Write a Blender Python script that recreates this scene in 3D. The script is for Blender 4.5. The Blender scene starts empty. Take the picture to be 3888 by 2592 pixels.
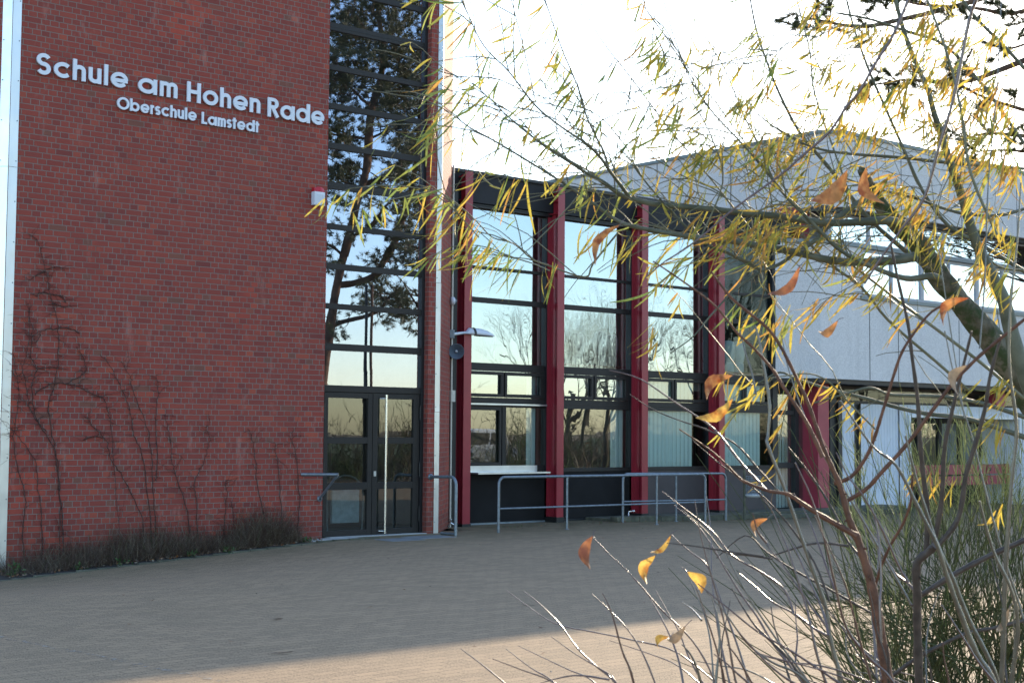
import bpy, math, random
from math import sin, cos, pi, radians
from mathutils import Vector as V
random.seed(7)
sc = bpy.context.scene
# ---------------------------------------------------------------- camera
FPX, PITCH, ROLL, YAW = 5563.67, 0.0614800, 0.00796612, 0.8644087
CAM = V((-12.647, -19.336, 1.68))
_ca, _sa = cos(YAW), sin(YAW)
def b(v): return V((_sa*v[0]+_ca*v[1], -_ca*v[0]+_sa*v[1], v[2]))
_F = V((0, cos(PITCH), sin(PITCH))); _U = V((0, -sin(PITCH), cos(PITCH))); _R = V((1, 0, 0))
_R, _U = cos(ROLL)*_R+sin(ROLL)*_U, -sin(ROLL)*_R+cos(ROLL)*_U
FW, RT, UP = b(_F), b(_R), b(_U)
cd = bpy.data.cameras.new('camera'); cam = bpy.data.objects.new('camera', cd)
sc.collection.objects.link(cam); sc.camera = cam
cam.location = CAM
from mathutils import Matrix
cam.rotation_euler = Matrix((RT, UP, -FW)).transposed().to_euler()
cd.sensor_width = 36; cd.lens = FPX*36/3888; cd.clip_end = 3000; cd.clip_start = .05
cd.dof.use_dof = True; cd.dof.focus_distance = 11; cd.dof.aperture_fstop = 13
# ---------------------------------------------------------------- light
SUN_EL, SUN_AZ = 17.3, 66.9            # azimuth from +Y towards +X
w = bpy.data.worlds.new('World'); sc.world = w; w.use_nodes = True
wn = w.node_tree; sky = wn.nodes.new('ShaderNodeTexSky'); sky.sky_type = 'NISHITA'
sky.sun_disc = False; sky.sun_elevation = radians(SUN_EL); sky.sun_rotation = radians(SUN_AZ)
sky.air_density = 1.0; sky.dust_density = .6; sky.ozone_density = 2.0
wn.nodes['Background'].inputs[1].default_value = .15
wn.links.new(sky.outputs[0], wn.nodes['Background'].inputs[0])
sl = bpy.data.lights.new('sun', 'SUN'); so = bpy.data.objects.new('sun', sl); sc.collection.objects.link(so)
sl.energy = 2.9; sl.angle = radians(.55); sl.color = (1, .84, .62)
sd = V((sin(radians(SUN_AZ))*cos(radians(SUN_EL)), cos(radians(SUN_AZ))*cos(radians(SUN_EL)), sin(radians(SUN_EL))))
so.rotation_euler = sd.to_track_quat('Z', 'Y').to_euler(); so.location = (30, 10, 30)
sc.view_settings.view_transform = 'Standard'; sc.view_settings.look = 'None'
sc.view_settings.exposure = 1.75; sc.view_settings.gamma = 1
sc.cycles.transparent_max_bounces = 24; sc.cycles.max_bounces = 8

# ---------------------------------------------------------------- helpers
K = 3888/2352.
def P(x, y, d):                       # a sight line of the survey drawing (2352 wide) at depth d metres
    x *= K; y *= K
    return CAM + d*(FW + (x-1944)/FPX*RT - (y-1296)/FPX*UP)
def on_y(x, y, Y):
    d = P(x, y, 1)-CAM; return CAM + d*((Y-CAM.y)/d.y)
def on_z(x, y, Z=0.):
    d = P(x, y, 1)-CAM; return CAM + d*((Z-CAM.z)/d.z)
class MB:
    def __init__(s): s.v = []; s.f = []; s.m = []; s.sm = []
    def add(s, vs, fs, mi=0, smooth=False):
        n = len(s.v); s.v += [tuple(q) for q in vs]
        for f in fs: s.f.append(tuple(i+n for i in f)); s.m.append(mi); s.sm.append(smooth)
    def box(s, x0, x1, y0, y1, z0, z1, mi=0):
        s.add([(x, y, z) for z in (z0, z1) for y in (y0, y1) for x in (x0, x1)],
              [(0, 2, 3, 1), (4, 5, 7, 6), (0, 1, 5, 4), (2, 6, 7, 3), (0, 4, 6, 2), (1, 3, 7, 5)], mi)
    def prism(s, pts, z0, z1, mi=0):   # ccw xy outline
        n = len(pts)
        s.add([(x, y, z0) for x, y in pts]+[(x, y, z1) for x, y in pts],
              [tuple(range(n-1, -1, -1)), tuple(range(n, 2*n))]+[(i, (i+1) % n, n+(i+1) % n, n+i) for i in range(n)], mi)
    def obox(s, c, ax, ay, az, mi=0):  # centre and three half vectors
        c = V(c); ax, ay, az = V(ax), V(ay), V(az)
        s.add([c+i*ax+j*ay+k*az for k in (-1, 1) for j in (-1, 1) for i in (-1, 1)],
              [(0, 2, 3, 1), (4, 5, 7, 6), (0, 1, 5, 4), (2, 6, 7, 3), (0, 4, 6, 2), (1, 3, 7, 5)], mi)
    def tube(s, pts, r, n=6, mi=0, cap=True, smooth=True):
        pts = [V(p) for p in pts]; m = len(pts)
        if not hasattr(r, '__len__'): r = [r]*m
        vs = []; prev = None
        for i, p in enumerate(pts):
            t = (pts[min(i+1, m-1)]-pts[max(i-1, 0)])
            if t.length < 1e-9: t = V((0, 0, 1))
            t.normalize()
            if prev is None:
                a = t.cross(V((0, 0, 1)))
                if a.length < .1: a = t.cross(V((1, 0, 0)))
            else: a = prev-t*prev.dot(t)
            if a.length < 1e-6: a = t.orthogonal()
            a.normalize(); prev = a; c = t.cross(a)
            vs += [p+r[i]*(cos(2*pi*k/n)*a+sin(2*pi*k/n)*c) for k in range(n)]
        fs = [(i*n+k, i*n+(k+1) % n, (i+1)*n+(k+1) % n, (i+1)*n+k) for i in range(m-1) for k in range(n)]
        s.add(vs, fs, mi, smooth)
        if cap: s.add(vs[:n], [tuple(range(n-1, -1, -1))], mi); s.add(vs[-n:], [tuple(range(n))], mi)
    def lathe(s, c, ax, prof, n=24, mi=0, smooth=True):   # prof: (distance along axis, radius)
        ax = V(ax).normalized(); a = ax.orthogonal().normalized(); d = ax.cross(a); c = V(c); m = len(prof)
        vs = [c+h*ax+r*(cos(2*pi*k/n)*a+sin(2*pi*k/n)*d) for h, r in prof for k in range(n)]
        s.add(vs, [(i*n+k, i*n+(k+1) % n, (i+1)*n+(k+1) % n, (i+1)*n+k) for i in range(m-1) for k in range(n)], mi, smooth)
    def build(s, name, mats, parent=None, bevel=0):
        me = bpy.data.meshes.new(name); me.from_pydata(s.v, [], s.f)
        for m in (mats if isinstance(mats, (list, tuple)) else [mats]): me.materials.append(m)
        me.polygons.foreach_set('material_index', s.m); me.polygons.foreach_set('use_smooth', s.sm); me.update()
        o = bpy.data.objects.new(name, me); sc.collection.objects.link(o)
        if parent is not None:
            o.parent = parent; o.location = -wloc(parent)
        if bevel:
            bm = o.modifiers.new('bevel', 'BEVEL'); bm.width = bevel; bm.segments = 2; bm.limit_method = 'ANGLE'
        return o
def wloc(p): return V(p.location)+(wloc(p.parent) if p.parent else V((0, 0, 0)))
def empty(name, loc, label=None, cat=None, group=None):
    o = bpy.data.objects.new(name, None); sc.collection.objects.link(o); o.location = loc; o.empty_display_size = .2
    return tag(o, label, cat, group)
def tag(o, label=None, cat=None, group=None, kind=None):
    if label: o['label'] = label
    if cat: o['category'] = cat
    if group: o['group'] = group
    if kind: o['kind'] = kind
    return o
def ring(a, z): return [V((x, y, z)) for x, y in a]
def copy_tree(o, loc, label=None, parent=None):
    c = o.copy(); sc.collection.objects.link(c)
    if parent is None:
        c.location = loc
        if label: c['label'] = label
    else:
        c.parent = parent
    for ch in list(o.children): copy_tree(ch, None, None, c)
    return c

# ---------------------------------------------------------------- materials
class N:
    def __init__(s, name):
        s.m = bpy.data.materials.new(name); s.m.use_nodes = True; s.t = s.m.node_tree
        s.p = s.t.nodes['Principled BSDF']; s.out = s.t.nodes['Material Output']
    def n(s, ty, **kw):
        q = s.t.nodes.new('ShaderNode'+ty)
        for k, v in kw.items():
            if k in q.inputs.keys(): q.inputs[k].default_value = v
            else: setattr(q, k, v)
        return q
    def l(s, a, c): s.t.links.new(a, c)
    def math(s, op, a, c=None, d=None):
        q = s.t.nodes.new('ShaderNodeMath'); q.operation = op
        for i, v in enumerate((a, c, d)):
            if v is None: continue
            if isinstance(v, (int, float)): q.inputs[i].default_value = v
            else: s.l(v, q.inputs[i])
        return q.outputs[0]
    def mix(s, f, a, c):
        q = s.t.nodes.new('ShaderNodeMix'); q.data_type = 'RGBA'
        for i, v in ((0, f), (6, a), (7, c)):
            if isinstance(v, (int, float)): q.inputs[i].default_value = v
            elif isinstance(v, tuple): q.inputs[i].default_value = (*v, 1)
            else: s.l(v, q.inputs[i])
        return q.outputs[2]
    def coord(s): return s.n('TexCoord').outputs['Object']
    def geo(s): return s.n('NewGeometry').outputs['Position']
    def noise(s, co, scale, det=4, rough=.55):
        q = s.n('TexNoise'); q.inputs['Scale'].default_value = scale; q.inputs['Detail'].default_value = det
        q.inputs['Roughness'].default_value = rough; s.l(co, q.inputs['Vector']); return q.outputs[0]
    def ramp(s, f, stops):
        q = s.n('ValToRGB'); e = q.color_ramp.elements
        for i, (p_, c) in enumerate(stops):
            k = e[i] if i < 2 else e.new(p_)
            k.position = p_; k.color = (*c, 1) if isinstance(c, tuple) else (c, c, c, 1)
        s.l(f, q.inputs[0]); return q.outputs[0]
    def bump(s, h, st=.3, d=.01):
        q = s.n('Bump'); q.inputs['Strength'].default_value = st; q.inputs['Distance'].default_value = d
        s.l(h, q.inputs['Height']); s.l(q.outputs[0], s.p.inputs['Normal']); return q
    def scalev(s, co, v):
        q = s.n('VectorMath', operation='MULTIPLY'); s.l(co, q.inputs[0]); q.inputs[1].default_value = v; return q.outputs[0]
def plain(name, col, rough=.6, metal=0, var=.12, nscale=6, bump=0, bscale=60, spec=.5):
    m = N(name); g = m.geo(); f = m.noise(g, nscale, 5)
    c = m.mix(m.ramp(f, [(.3, 0.), (.7, 1.)]), tuple(q*(1-var) for q in col), tuple(min(1, q*(1+var)) for q in col))
    m.l(c, m.p.inputs['Base Color']); m.p.inputs['Roughness'].default_value = rough; m.p.inputs['Metallic'].default_value = metal
    m.p.inputs['Specular IOR Level'].default_value = spec
    if bump: m.bump(m.noise(g, bscale, 4), bump, .004)
    return m.m
def brick_mat(name, axis, tint=1.0):
    m = N(name); g = m.geo(); sp = m.n('SeparateXYZ'); m.l(g, sp.inputs[0])
    if axis == 'x': u0 = sp.outputs[0]
    elif axis == 'y': u0 = sp.outputs[1]
    else: u0 = m.math('MULTIPLY', m.math('ADD', sp.outputs[0], sp.outputs[1]) if axis == 'd' else m.math('SUBTRACT', sp.outputs[0], sp.outputs[1]), .7071)
    # slightly uneven joints
    wob = m.noise(g, 9, 2)
    zz = m.math('ADD', sp.outputs[2], m.math('MULTIPLY', m.math('SUBTRACT', wob, .5), .006))
    CH, HW = .0807, .1245
    rz = m.math('DIVIDE', m.math('ADD', zz, 4.0), CH); row = m.math('FLOOR', rz); fz = m.math('FRACT', rz)
    def h(a, c, k):
        q = m.n('TexWhiteNoise', noise_dimensions='2D'); cb = m.n('CombineXYZ'); m.l(a, cb.inputs[0])
        m.l(m.math('ADD', c, k), cb.inputs[1]); m.l(cb.outputs[0], q.inputs['Vector']); return q.outputs[0]
    zero = m.math('MULTIPLY', row, 0)
    off = m.math('MULTIPLY', m.math('FLOOR', m.math('MULTIPLY', h(row, zero, 3.3), 6)), 1.)
    par = m.math('MULTIPLY', m.math('MODULO', row, 2.), .5)
    u = m.math('ADD', m.math('ADD', m.math('DIVIDE', m.math('ADD', u0, 40), HW), off), par)
    u = m.math('ADD', u, m.math('MULTIPLY', m.math('SUBTRACT', m.noise(g, 2.3, 2), .5), .12))
    grp = m.math('FLOOR', m.math('DIVIDE', u, 3)); t = m.math('SUBTRACT', u, m.math('MULTIPLY', grp, 3))
    r = h(grp, row, 11.7)
    allh = m.math('LESS_THAN', r, .50); sh = m.math('GREATER_THAN', r, .75)   # else: header, stretcher
    cell = m.math('FLOOR', t); ft = m.math('FRACT', t)
    # brick index and in-brick distance to nearest joint
    c0 = m.math('LESS_THAN', t, 1); c2 = m.math('GREATER_THAN', t, 2)
    # stretcher covers [0,2] when sh, [1,3] when neither
    mid = m.math('SUBTRACT', m.math('SUBTRACT', 1., allh), sh)
    inS = m.math('ADD', m.math('MULTIPLY', sh, m.math('SUBTRACT', 1., c2)), m.math('MULTIPLY', mid, m.math('SUBTRACT', 1., c0)))
    st = m.math('SUBTRACT', t, mid)
    dS = m.math('MINIMUM', st, m.math('SUBTRACT', 2., st)); dH = m.math('MINIMUM', ft, m.math('SUBTRACT', 1., ft))
    inv = m.math('SUBTRACT', 1., inS)
    dx = m.math('MULTIPLY', m.math('ADD', m.math('MULTIPLY', dS, inS), m.math('MULTIPLY', dH, inv)), HW)
    dz = m.math('MULTIPLY', m.math('MINIMUM', fz, m.math('SUBTRACT', 1., fz)), CH)
    dist = m.math('MINIMUM', dx, dz)
    jit = m.math('MULTIPLY', m.math('SUBTRACT', m.noise(g, 45, 3), .5), .004)
    mask = m.n('MapRange', interpolation_type='SMOOTHSTEP'); m.l(m.math('ADD', dist, jit), mask.inputs[0])
    mask.inputs[1].default_value = .0042; mask.inputs[2].default_value = .0068
    mk = mask.outputs[0]
    bid = m.math('ADD', m.math('MULTIPLY', grp, 3), m.math('ADD', m.math('MULTIPLY', cell, inv), m.math('MULTIPLY', mid, inS)))
    rc = h(bid, row, 29.1)
    col = m.ramp(rc, [(0, (.15, .046, .05)), (.06, (.19, .053, .052)), (.35, (.222, .060, .054)), (.7, (.24, .063, .055)), (.94, (.262, .075, .062)), (1, (.33, .095, .065))])
    # rare grey-brown bricks
    rare = m.math('GREATER_THAN', h(bid, row, 57.7), .978)
    col = m.mix(m.math('MULTIPLY', rare, .75), col, (.13, .10, .085))
    # bright repaired / redder patches
    pt = m.ramp(m.noise(g, .55, 3), [(.58, 0.), (.66, 1.)])
    col = m.mix(m.math('MULTIPLY', pt, m.math('MULTIPLY', m.math('GREATER_THAN', rc, .5), .55)), col, (.42, .09, .06))
    # big soft tone drift, fine grain, efflorescence
    col = m.mix(m.math('MULTIPLY', m.noise(g, .8, 4), .5), col, (.15, .085, .085))
    col = m.mix(m.math('MULTIPLY', m.noise(g, 110, 3), .3), col, (.10, .03, .03))
    ef = m.ramp(m.noise(m.scalev(g, (2.2, 2.2, .7)), 1.7, 6, .7), [(.58, 0.), (.76, 1.)])
    col = m.mix(m.math('MULTIPLY', ef, .42), col, (.42, .36, .36))
    mc = m.mix(m.noise(g, 3, 4), (.12, .13, .14), (.19, .22, .24))
    mc = m.mix(m.ramp(m.noise(g, 1.1, 4), [(.55, 0.), (.72, .7)]), mc, (.10, .09, .085))
    col = m.mix(mk, mc, col)
    grime = m.n('MapRange'); m.l(sp.outputs[2], grime.inputs[0]); grime.inputs[1].default_value = .5; grime.inputs[2].default_value = -.3
    col = m.mix(m.math('MULTIPLY', grime.outputs[0], m.math('MULTIPLY', m.noise(g, 5, 4), 1.1)), col, (.045, .04, .035))
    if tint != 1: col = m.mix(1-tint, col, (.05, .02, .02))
    col = m.scalev(col, (1.29, .87, .70))
    m.l(col, m.p.inputs['Base Color']); m.p.inputs['Roughness'].default_value = .8; m.p.inputs['Specular IOR Level'].default_value = .25
    hh = m.math('ADD', mk, m.math('MULTIPLY', m.noise(g, 160, 3), .25)); m.bump(hh, .55, .006)
    return m.m
def glass_mat(name, refl, tint=(.86, .93, .95), wav=.0, wscale=1.5):
    m = N(name); g = m.geo(); t = m.t
    gl = m.n('BsdfGlossy'); gl.inputs['Roughness'].default_value = .004; gl.inputs['Color'].default_value = (*tint, 1)
    tr = m.n('BsdfTransparent'); tr.inputs['Color'].default_value = (.74, .84, .82, 1)
    fr = m.n('Fresnel'); fr.inputs[0].default_value = 1.5
    mx = m.n('MixShader'); m.l(m.math('ADD', m.math('MULTIPLY', fr.outputs[0], 1-refl), refl), mx.inputs[0])
    m.l(tr.outputs[0], mx.inputs[1])
    df = m.n('BsdfDiffuse'); df.inputs['Color'].default_value = (.5, .55, .56, 1)
    dm = m.n('MixShader'); m.l(m.ramp(m.noise(m.scalev(g, (1, 1, .5)), 1.6, 6, .7), [(.4, .0), (.9, .10)]), dm.inputs[0])
    m.l(gl.outputs[0], dm.inputs[1]); m.l(df.outputs[0], dm.inputs[2]); m.l(dm.outputs[0], mx.inputs[2])
    m.l(mx.outputs[0], m.out.inputs[0])
    if wav:
        bp = m.n('Bump'); bp.inputs['Strength'].default_value = 1; bp.inputs['Distance'].default_value = wav
        m.l(m.noise(m.scalev(g, (1, 1, .35)), wscale, 2), bp.inputs['Height'])
        m.l(bp.outputs[0], gl.inputs['Normal'])
    return m.m
def leaf_mat(name, col, tr=.5, spots=None):
    m = N(name); g = m.geo(); c = m.mix(m.ramp(m.noise(g, 40, 3), [(.35, 0.), (.65, 1.)]), tuple(q*.75 for q in col), tuple(q*1.15 for q in col))
    if spots: c = m.mix(m.ramp(m.noise(g, 28, 3), [(.48, 0.), (.62, 1.)]), c, spots)
    m.l(c, m.p.inputs['Base Color']); m.p.inputs['Roughness'].default_value = .5
    t = m.n('BsdfTranslucent'); m.l(c, t.inputs[0]); mx = m.n('MixShader'); mx.inputs[0].default_value = tr
    m.l(m.p.outputs[0], mx.inputs[1]); m.l(t.outputs[0], mx.inputs[2]); m.l(mx.outputs[0], m.out.inputs[0])
    return m.m
def bark_mat(name, c1, c2, scale=30, rough=.75, spec=.4, moss=None, bump=.4):
    m = N(name); g = m.geo(); c = m.mix(m.ramp(m.noise(g, scale, 5), [(.35, 0.), (.65, 1.)]), c1, c2)
    if moss: c = m.mix(m.ramp(m.noise(g, 16, 6, .75), [(.44, 0.), (.56, .9)]), c, moss)
    m.l(c, m.p.inputs['Base Color']); m.p.inputs['Roughness'].default_value = rough; m.p.inputs['Specular IOR Level'].default_value = spec
    m.bump(m.noise(g, scale*2.5, 4), bump, .006)
    if spec > .55: m.p.inputs['Coat Weight'].default_value = .45; m.p.inputs['Coat Roughness'].default_value = .22; m.p.inputs['Coat IOR'].default_value = 1.6
    return m.m

M = {}
M['brick'] = brick_mat('brick_wall', 'x'); M['brick_y'] = brick_mat('brick_reveal', 'y', .75)  # reveal copy is darkened: shade of the window recess put into the brick colour
M['brick_d'] = brick_mat('brick_angled', 'd'); M['brick_e'] = brick_mat('brick_angled_back', 'e')
M['frame'] = plain('dark_brown_frame', (.018, .0155, .0145), .5, 0, .15, 2, 0, 60, .35)
M['frame_blk'] = plain('black_frame', (.009, .0095, .011), .5, 0, .2, 3)
M['fascia'] = plain('dark_fascia', (.014, .0145, .017), .7, 0, .45, 1.5, .2, 40, .35)
M['plinth'] = plain('dark_plinth_panel', (.011, .0105, .011), .85, 0, .3, 2, .1, 80, .3)
M['plinth2'] = plain('grey_brown_plinth_panel', (.062, .050, .050), .65, 0, .15, 2, .1, 80)
M['red'] = plain('red_painted_steel', (.275, .022, .036), .33, 0, .12, 3)
M['redbd'] = plain('red_board', (.30, .035, .055), .5, 0, .12, 3)
M['steel'] = plain('galvanised_steel', (.22, .26, .29), .5, .6, .2, 14, .1, 60)
M['rail'] = plain('grey_rail_paint', (.17, .20, .23), .42, .5, .25, 20, .15, 90)
M['white'] = plain('white_plastic', (.62, .66, .72), .4, 0, .04, 5)
M['letter'] = plain('white_letter', (.66, .70, .78), .45, 0, .03, 3)
M['cream'] = plain('cream_metal', (.52, .50, .44), .5, 0, .1, 20)
M['stain'] = plain('stainless', (.62, .62, .6), .25, .9, .05, 5)
M['black'] = plain('black_rubber', (.012, .012, .012), .5, 0, .1, 5)
M['horn'] = plain('horn_grey', (.10, .13, .17), .5, 0, .1, 8)
M['redlens'] = plain('red_lens', (.45, .02, .03), .2, 0, .05, 8)
M['binblue'] = plain('blue_grey_panel', (.42, .52, .62), .6, 0, .2, 9)
M['darkin'] = plain('dark_interior', (.17, .165, .155), .9)
M['greenin'] = plain('dark_green_curtain', (.012, .055, .035), .9, 0, .3, 3)
M['brownin'] = plain('brown_panel', (.07, .045, .04), .8)
M['head'] = plain('white_plaster', (.55, .58, .6), .8, 0, .06, 9, .1, 30)
M['wood'] = plain('brown_shelf_wood', (.16, .075, .04), .6)
M['tapmetal'] = plain('chrome', (.6, .6, .6), .2, .9)
# weathered aluminium strip with dents
m = N('aluminium_strip'); g = m.geo(); m.p.inputs['Metallic'].default_value = .85
m.l(m.mix(m.noise(m.scalev(g, (1, 1, .3)), 4, 5), (.52, .55, .58), (.74, .75, .75)), m.p.inputs['Base Color'])
m.p.inputs['Roughness'].default_value = .32; m.bump(m.noise(m.scalev(g, (1, 1, .6)), 3.5, 2), .5, .02); M['alu'] = m.m
# exposed aggregate concrete, vertical panels
def conc(name, col):
    m = N(name); g = m.geo(); c = m.mix(m.noise(g, 1.2, 4), tuple(q*.88 for q in col), tuple(q*1.08 for q in col))
    c = m.mix(m.ramp(m.noise(g, 48, 3), [(.42, 0.), (.6, 1.)]), c, tuple(min(.8, q*1.22) for q in col))
    c = m.mix(m.ramp(m.noise(g, 70, 2), [(.56, 0.), (.66, .6)]), c, tuple(q*.55 for q in col))
    stn = m.ramp(m.noise(m.scalev(g, (3, 3, .25)), 1.2, 5, .7), [(.5, 0.), (.8, .32)])
    c = m.mix(stn, c, tuple(q*.55 for q in col))
    m.l(c, m.p.inputs['Base Color']); m.p.inputs['Roughness'].default_value = .9; m.bump(m.noise(g, 60, 3), .5, .01); return m.m
M['conc'] = conc('exposed_aggregate_concrete', (.60, .58, .575))
M['cap'] = plain('grey_roof_cap', (.16, .19, .20), .5, .3, .1, 4)
M['joint'] = plain('dark_joint', (.06, .06, .06), .9)
# white corrugated / profiled sheet
M['sheet'] = plain('white_profiled_sheet', (.55, .60, .68), .5, 0, .08, 1.5)
M['wframe'] = plain('light_grey_window_frame', (.33, .35, .39), .5, 0, .08, 5)
M['curb'] = plain('mossy_kerb_stone', (.085, .085, .06), .9, 0, .5, 5, .6, 30)
M['soil'] = plain('dark_soil', (.035, .028, .022), .95, 0, .4, 9, .8, 30)
# glass
M['gl_tower'] = glass_mat('coated_glass_tower', .50, (.71, .765, .93), wav=.0012, wscale=.9)
M['gl_hall'] = glass_mat('coated_glass_hall', .46, (.80, .90, .98), wav=.0018, wscale=1.3)
M['gl_wavy'] = glass_mat('wavy_glass_hall', .47, (.80, .90, .97), wav=.009, wscale=2.2)
M['gl_low'] = glass_mat('clear_glass_low', .20, wav=.002, wscale=1.2)
M['gl_door'] = glass_mat('clear_glass_door', .12, wav=.0015, wscale=1.2)
M['gl_bay'] = glass_mat('clear_glass_bay', .0, wav=.002, wscale=1.2)
M['gl_gym'] = glass_mat('mirror_glass_gym', .75, tint=(.95, .97, 1), wav=.001)
# vertical blinds
m = N('vertical_blind_fabric'); g = m.geo(); wv = m.n('TexWave', wave_type='BANDS', bands_direction='X'); m.l(g, wv.inputs[0]); wv.inputs['Scale'].default_value = 2.45
m.l(m.mix(wv.outputs[1] if len(wv.outputs) > 1 else wv.outputs[0], (.68, .74, .75), (.84, .88, .88)), m.p.inputs['Base Color']); m.p.inputs['Roughness'].default_value = .9
M['blind'] = m.m
# paving
m = N('clinker_paving'); g = m.geo(); br = m.n('TexBrick'); mp = m.n('Mapping'); mp.inputs['Rotation'].default_value = (0, 0, radians(-3.5)); m.l(g, mp.inputs[0]); m.l(mp.outputs[0], br.inputs['Vector'])
br.inputs['Scale'].default_value = 1; br.inputs['Brick Width'].default_value = .205; br.inputs['Row Height'].default_value = .105; br.inputs['Mortar Size'].default_value = .008; br.inputs['Mortar Smooth'].default_value = .5
br.inputs['Color1'].default_value = (.165, .140, .118, 1); br.inputs['Color2'].default_value = (.30, .248, .196, 1); br.inputs['Mortar'].default_value = (.055, .048, .038, 1)
c = m.mix(m.math('MULTIPLY', m.noise(g, 1.1, 6, .65), .62), br.outputs[0], (.20, .185, .165))
c = m.mix(m.ramp(m.noise(m.scalev(g, (1, 2.4, 1)), .9, 7, .7), [(.46, 0.), (.66, .38)]), c, (.10, .095, .078))
c = m.mix(m.ramp(m.noise(g, 75, 5, .75), [(.44, 0.), (.62, .75)]), c, (.46, .40, .32))
c = m.mix(m.ramp(m.noise(g, 52, 5, .75), [(.55, 0.), (.68, .8)]), c, (.06, .055, .045))
c = m.mix(m.ramp(m.noise(g, 17, 4), [(.70, 0.), (.74, .8)]), c, (.34, .32, .30))
sp = m.n('SeparateXYZ'); m.l(g, sp.inputs[0]); mr = m.n('MapRange'); m.l(sp.outputs[1], mr.inputs[0]); mr.inputs[1].default_value = -2.6; mr.inputs[2].default_value = .4
c = m.mix(m.math('MULTIPLY', mr.outputs[0], m.math('MULTIPLY', m.noise(g, 2.2, 5), 1.2)), c, (.075, .085, .055))
c = m.scalev(c, (1.10, .90, .69)); m.l(c, m.p.inputs['Base Color']); m.p.inputs['Roughness'].default_value = .88; m.p.inputs['Specular IOR Level'].default_value = .25
m.bump(m.math('ADD', br.outputs[1], m.math('MULTIPLY', m.noise(g, 60, 4), -.8)), -.9, .008); M['pave'] = m.m
m = N('outer_grass'); g = m.geo(); m.l(m.mix(m.noise(g, 3, 6), (.05, .075, .02), (.10, .12, .04)), m.p.inputs['Base Color']); m.p.inputs['Roughness'].default_value = .95; M['grass'] = m.m
M['slab'] = plain('grey_slab', (.17, .175, .18), .8, 0, .2, 4, .3, 50)
M['thresh'] = plain('light_concrete', (.36, .36, .35), .85, 0, .25, 5, .3, 50)
m = N('worn_line_paint'); g = m.geo(); m.p.inputs['Base Color'].default_value = (.40, .36, .30, 1)
tr = m.n('BsdfTransparent'); mx = m.n('MixShader'); m.l(m.ramp(m.noise(g, 14, 5, .7), [(.50, 0.), (.62, .65)]), mx.inputs[0]); m.l(tr.outputs[0], mx.inputs[1]); m.l(m.p.outputs[0], mx.inputs[2]); m.l(mx.outputs[0], m.out.inputs[0]); M['line'] = m.m
# plants
M['willow'] = bark_mat('willow_bark', (.06, .055, .038), (.16, .145, .11), 17, .9, .2, (.035, .055, .02), 1.)
M['willow2'] = bark_mat('willow_branch_bark', (.060, .066, .042), (.12, .125, .088), 16, .6, .4, None, .3)
M['twig'] = bark_mat('willow_twig_bark', (.10, .10, .05), (.16, .15, .09), 20, .5, .5, None, .1)
M['redbark'] = bark_mat('red_brown_bark', (.070, .026, .013), (.15, .060, .030), 35, .6, .4, None, .4)
M['shoot'] = bark_mat('glossy_red_shoot', (.055, .020, .016), (.09, .036, .026), 25, .3, .8, None, .1)
M['greybark'] = bark_mat('grey_shoot_bark', (.052, .040, .024), (.105, .082, .050), 24, .36, .8, None, .25)
M['greystem'] = bark_mat('grey_brown_stem', (.040, .028, .022), (.078, .056, .044), 30, .55, .45, None, .3)
M['pinebark'] = bark_mat('pine_bark', (.055, .034, .024), (.15, .085, .052), 6, .9, .2, None, .8)
M['barebark'] = bark_mat('bare_tree_bark', (.10, .085, .065), (.17, .145, .11), 5, .9, .2)
M['vine'] = bark_mat('dry_creeper_stem', (.055, .030, .027), (.11, .062, .052), 25, .9, .1)
M['weed'] = leaf_mat('dry_weed', (.115, .070, .046), .2); M['weed2'] = leaf_mat('pale_weed', (.24, .19, .13), .2); M['weedg'] = leaf_mat('green_weed', (.06, .12, .03), .3)
LC = [(.44, .36, .06), (.55, .38, .06), (.30, .33, .08), (.18, .24, .06), (.46, .25, .06)]
LM = [leaf_mat('willow_leaf_%s' % n, c, .55) for n, c in zip(('yellow', 'gold', 'lime', 'green', 'amber'), LC)]
OL = [leaf_mat('orange_leaf', (.50, .22, .07), .5, (.26, .07, .02)), leaf_mat('tan_leaf', (.40, .27, .16), .5), leaf_mat('golden_leaf', (.70, .42, .09), .6, (.45, .16, .03)), leaf_mat('brown_leaf', (.34, .13, .05), .45, (.18, .06, .03))]
OL_ = [leaf_mat('orange_leaf', (.52, .24, .07), .5, (.30, .08, .02)), leaf_mat('tan_leaf', (.42, .27, .15), .5)]
M['broom'] = leaf_mat('broom_stem_green', (.18, .22, .07), .4); M['broom2'] = leaf_mat('broom_stem_pale', (.38, .40, .17), .4); M['broomd'] = leaf_mat('broom_stem_dark', (.085, .10, .038), .3)
M['needle'] = leaf_mat('pine_needles', (.050, .056, .018), .3); M['needle2'] = leaf_mat('pine_needles_pale', (.14, .13, .045), .3)
M['litter'] = leaf_mat('fallen_leaf', (.22, .09, .03), .2)

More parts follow.
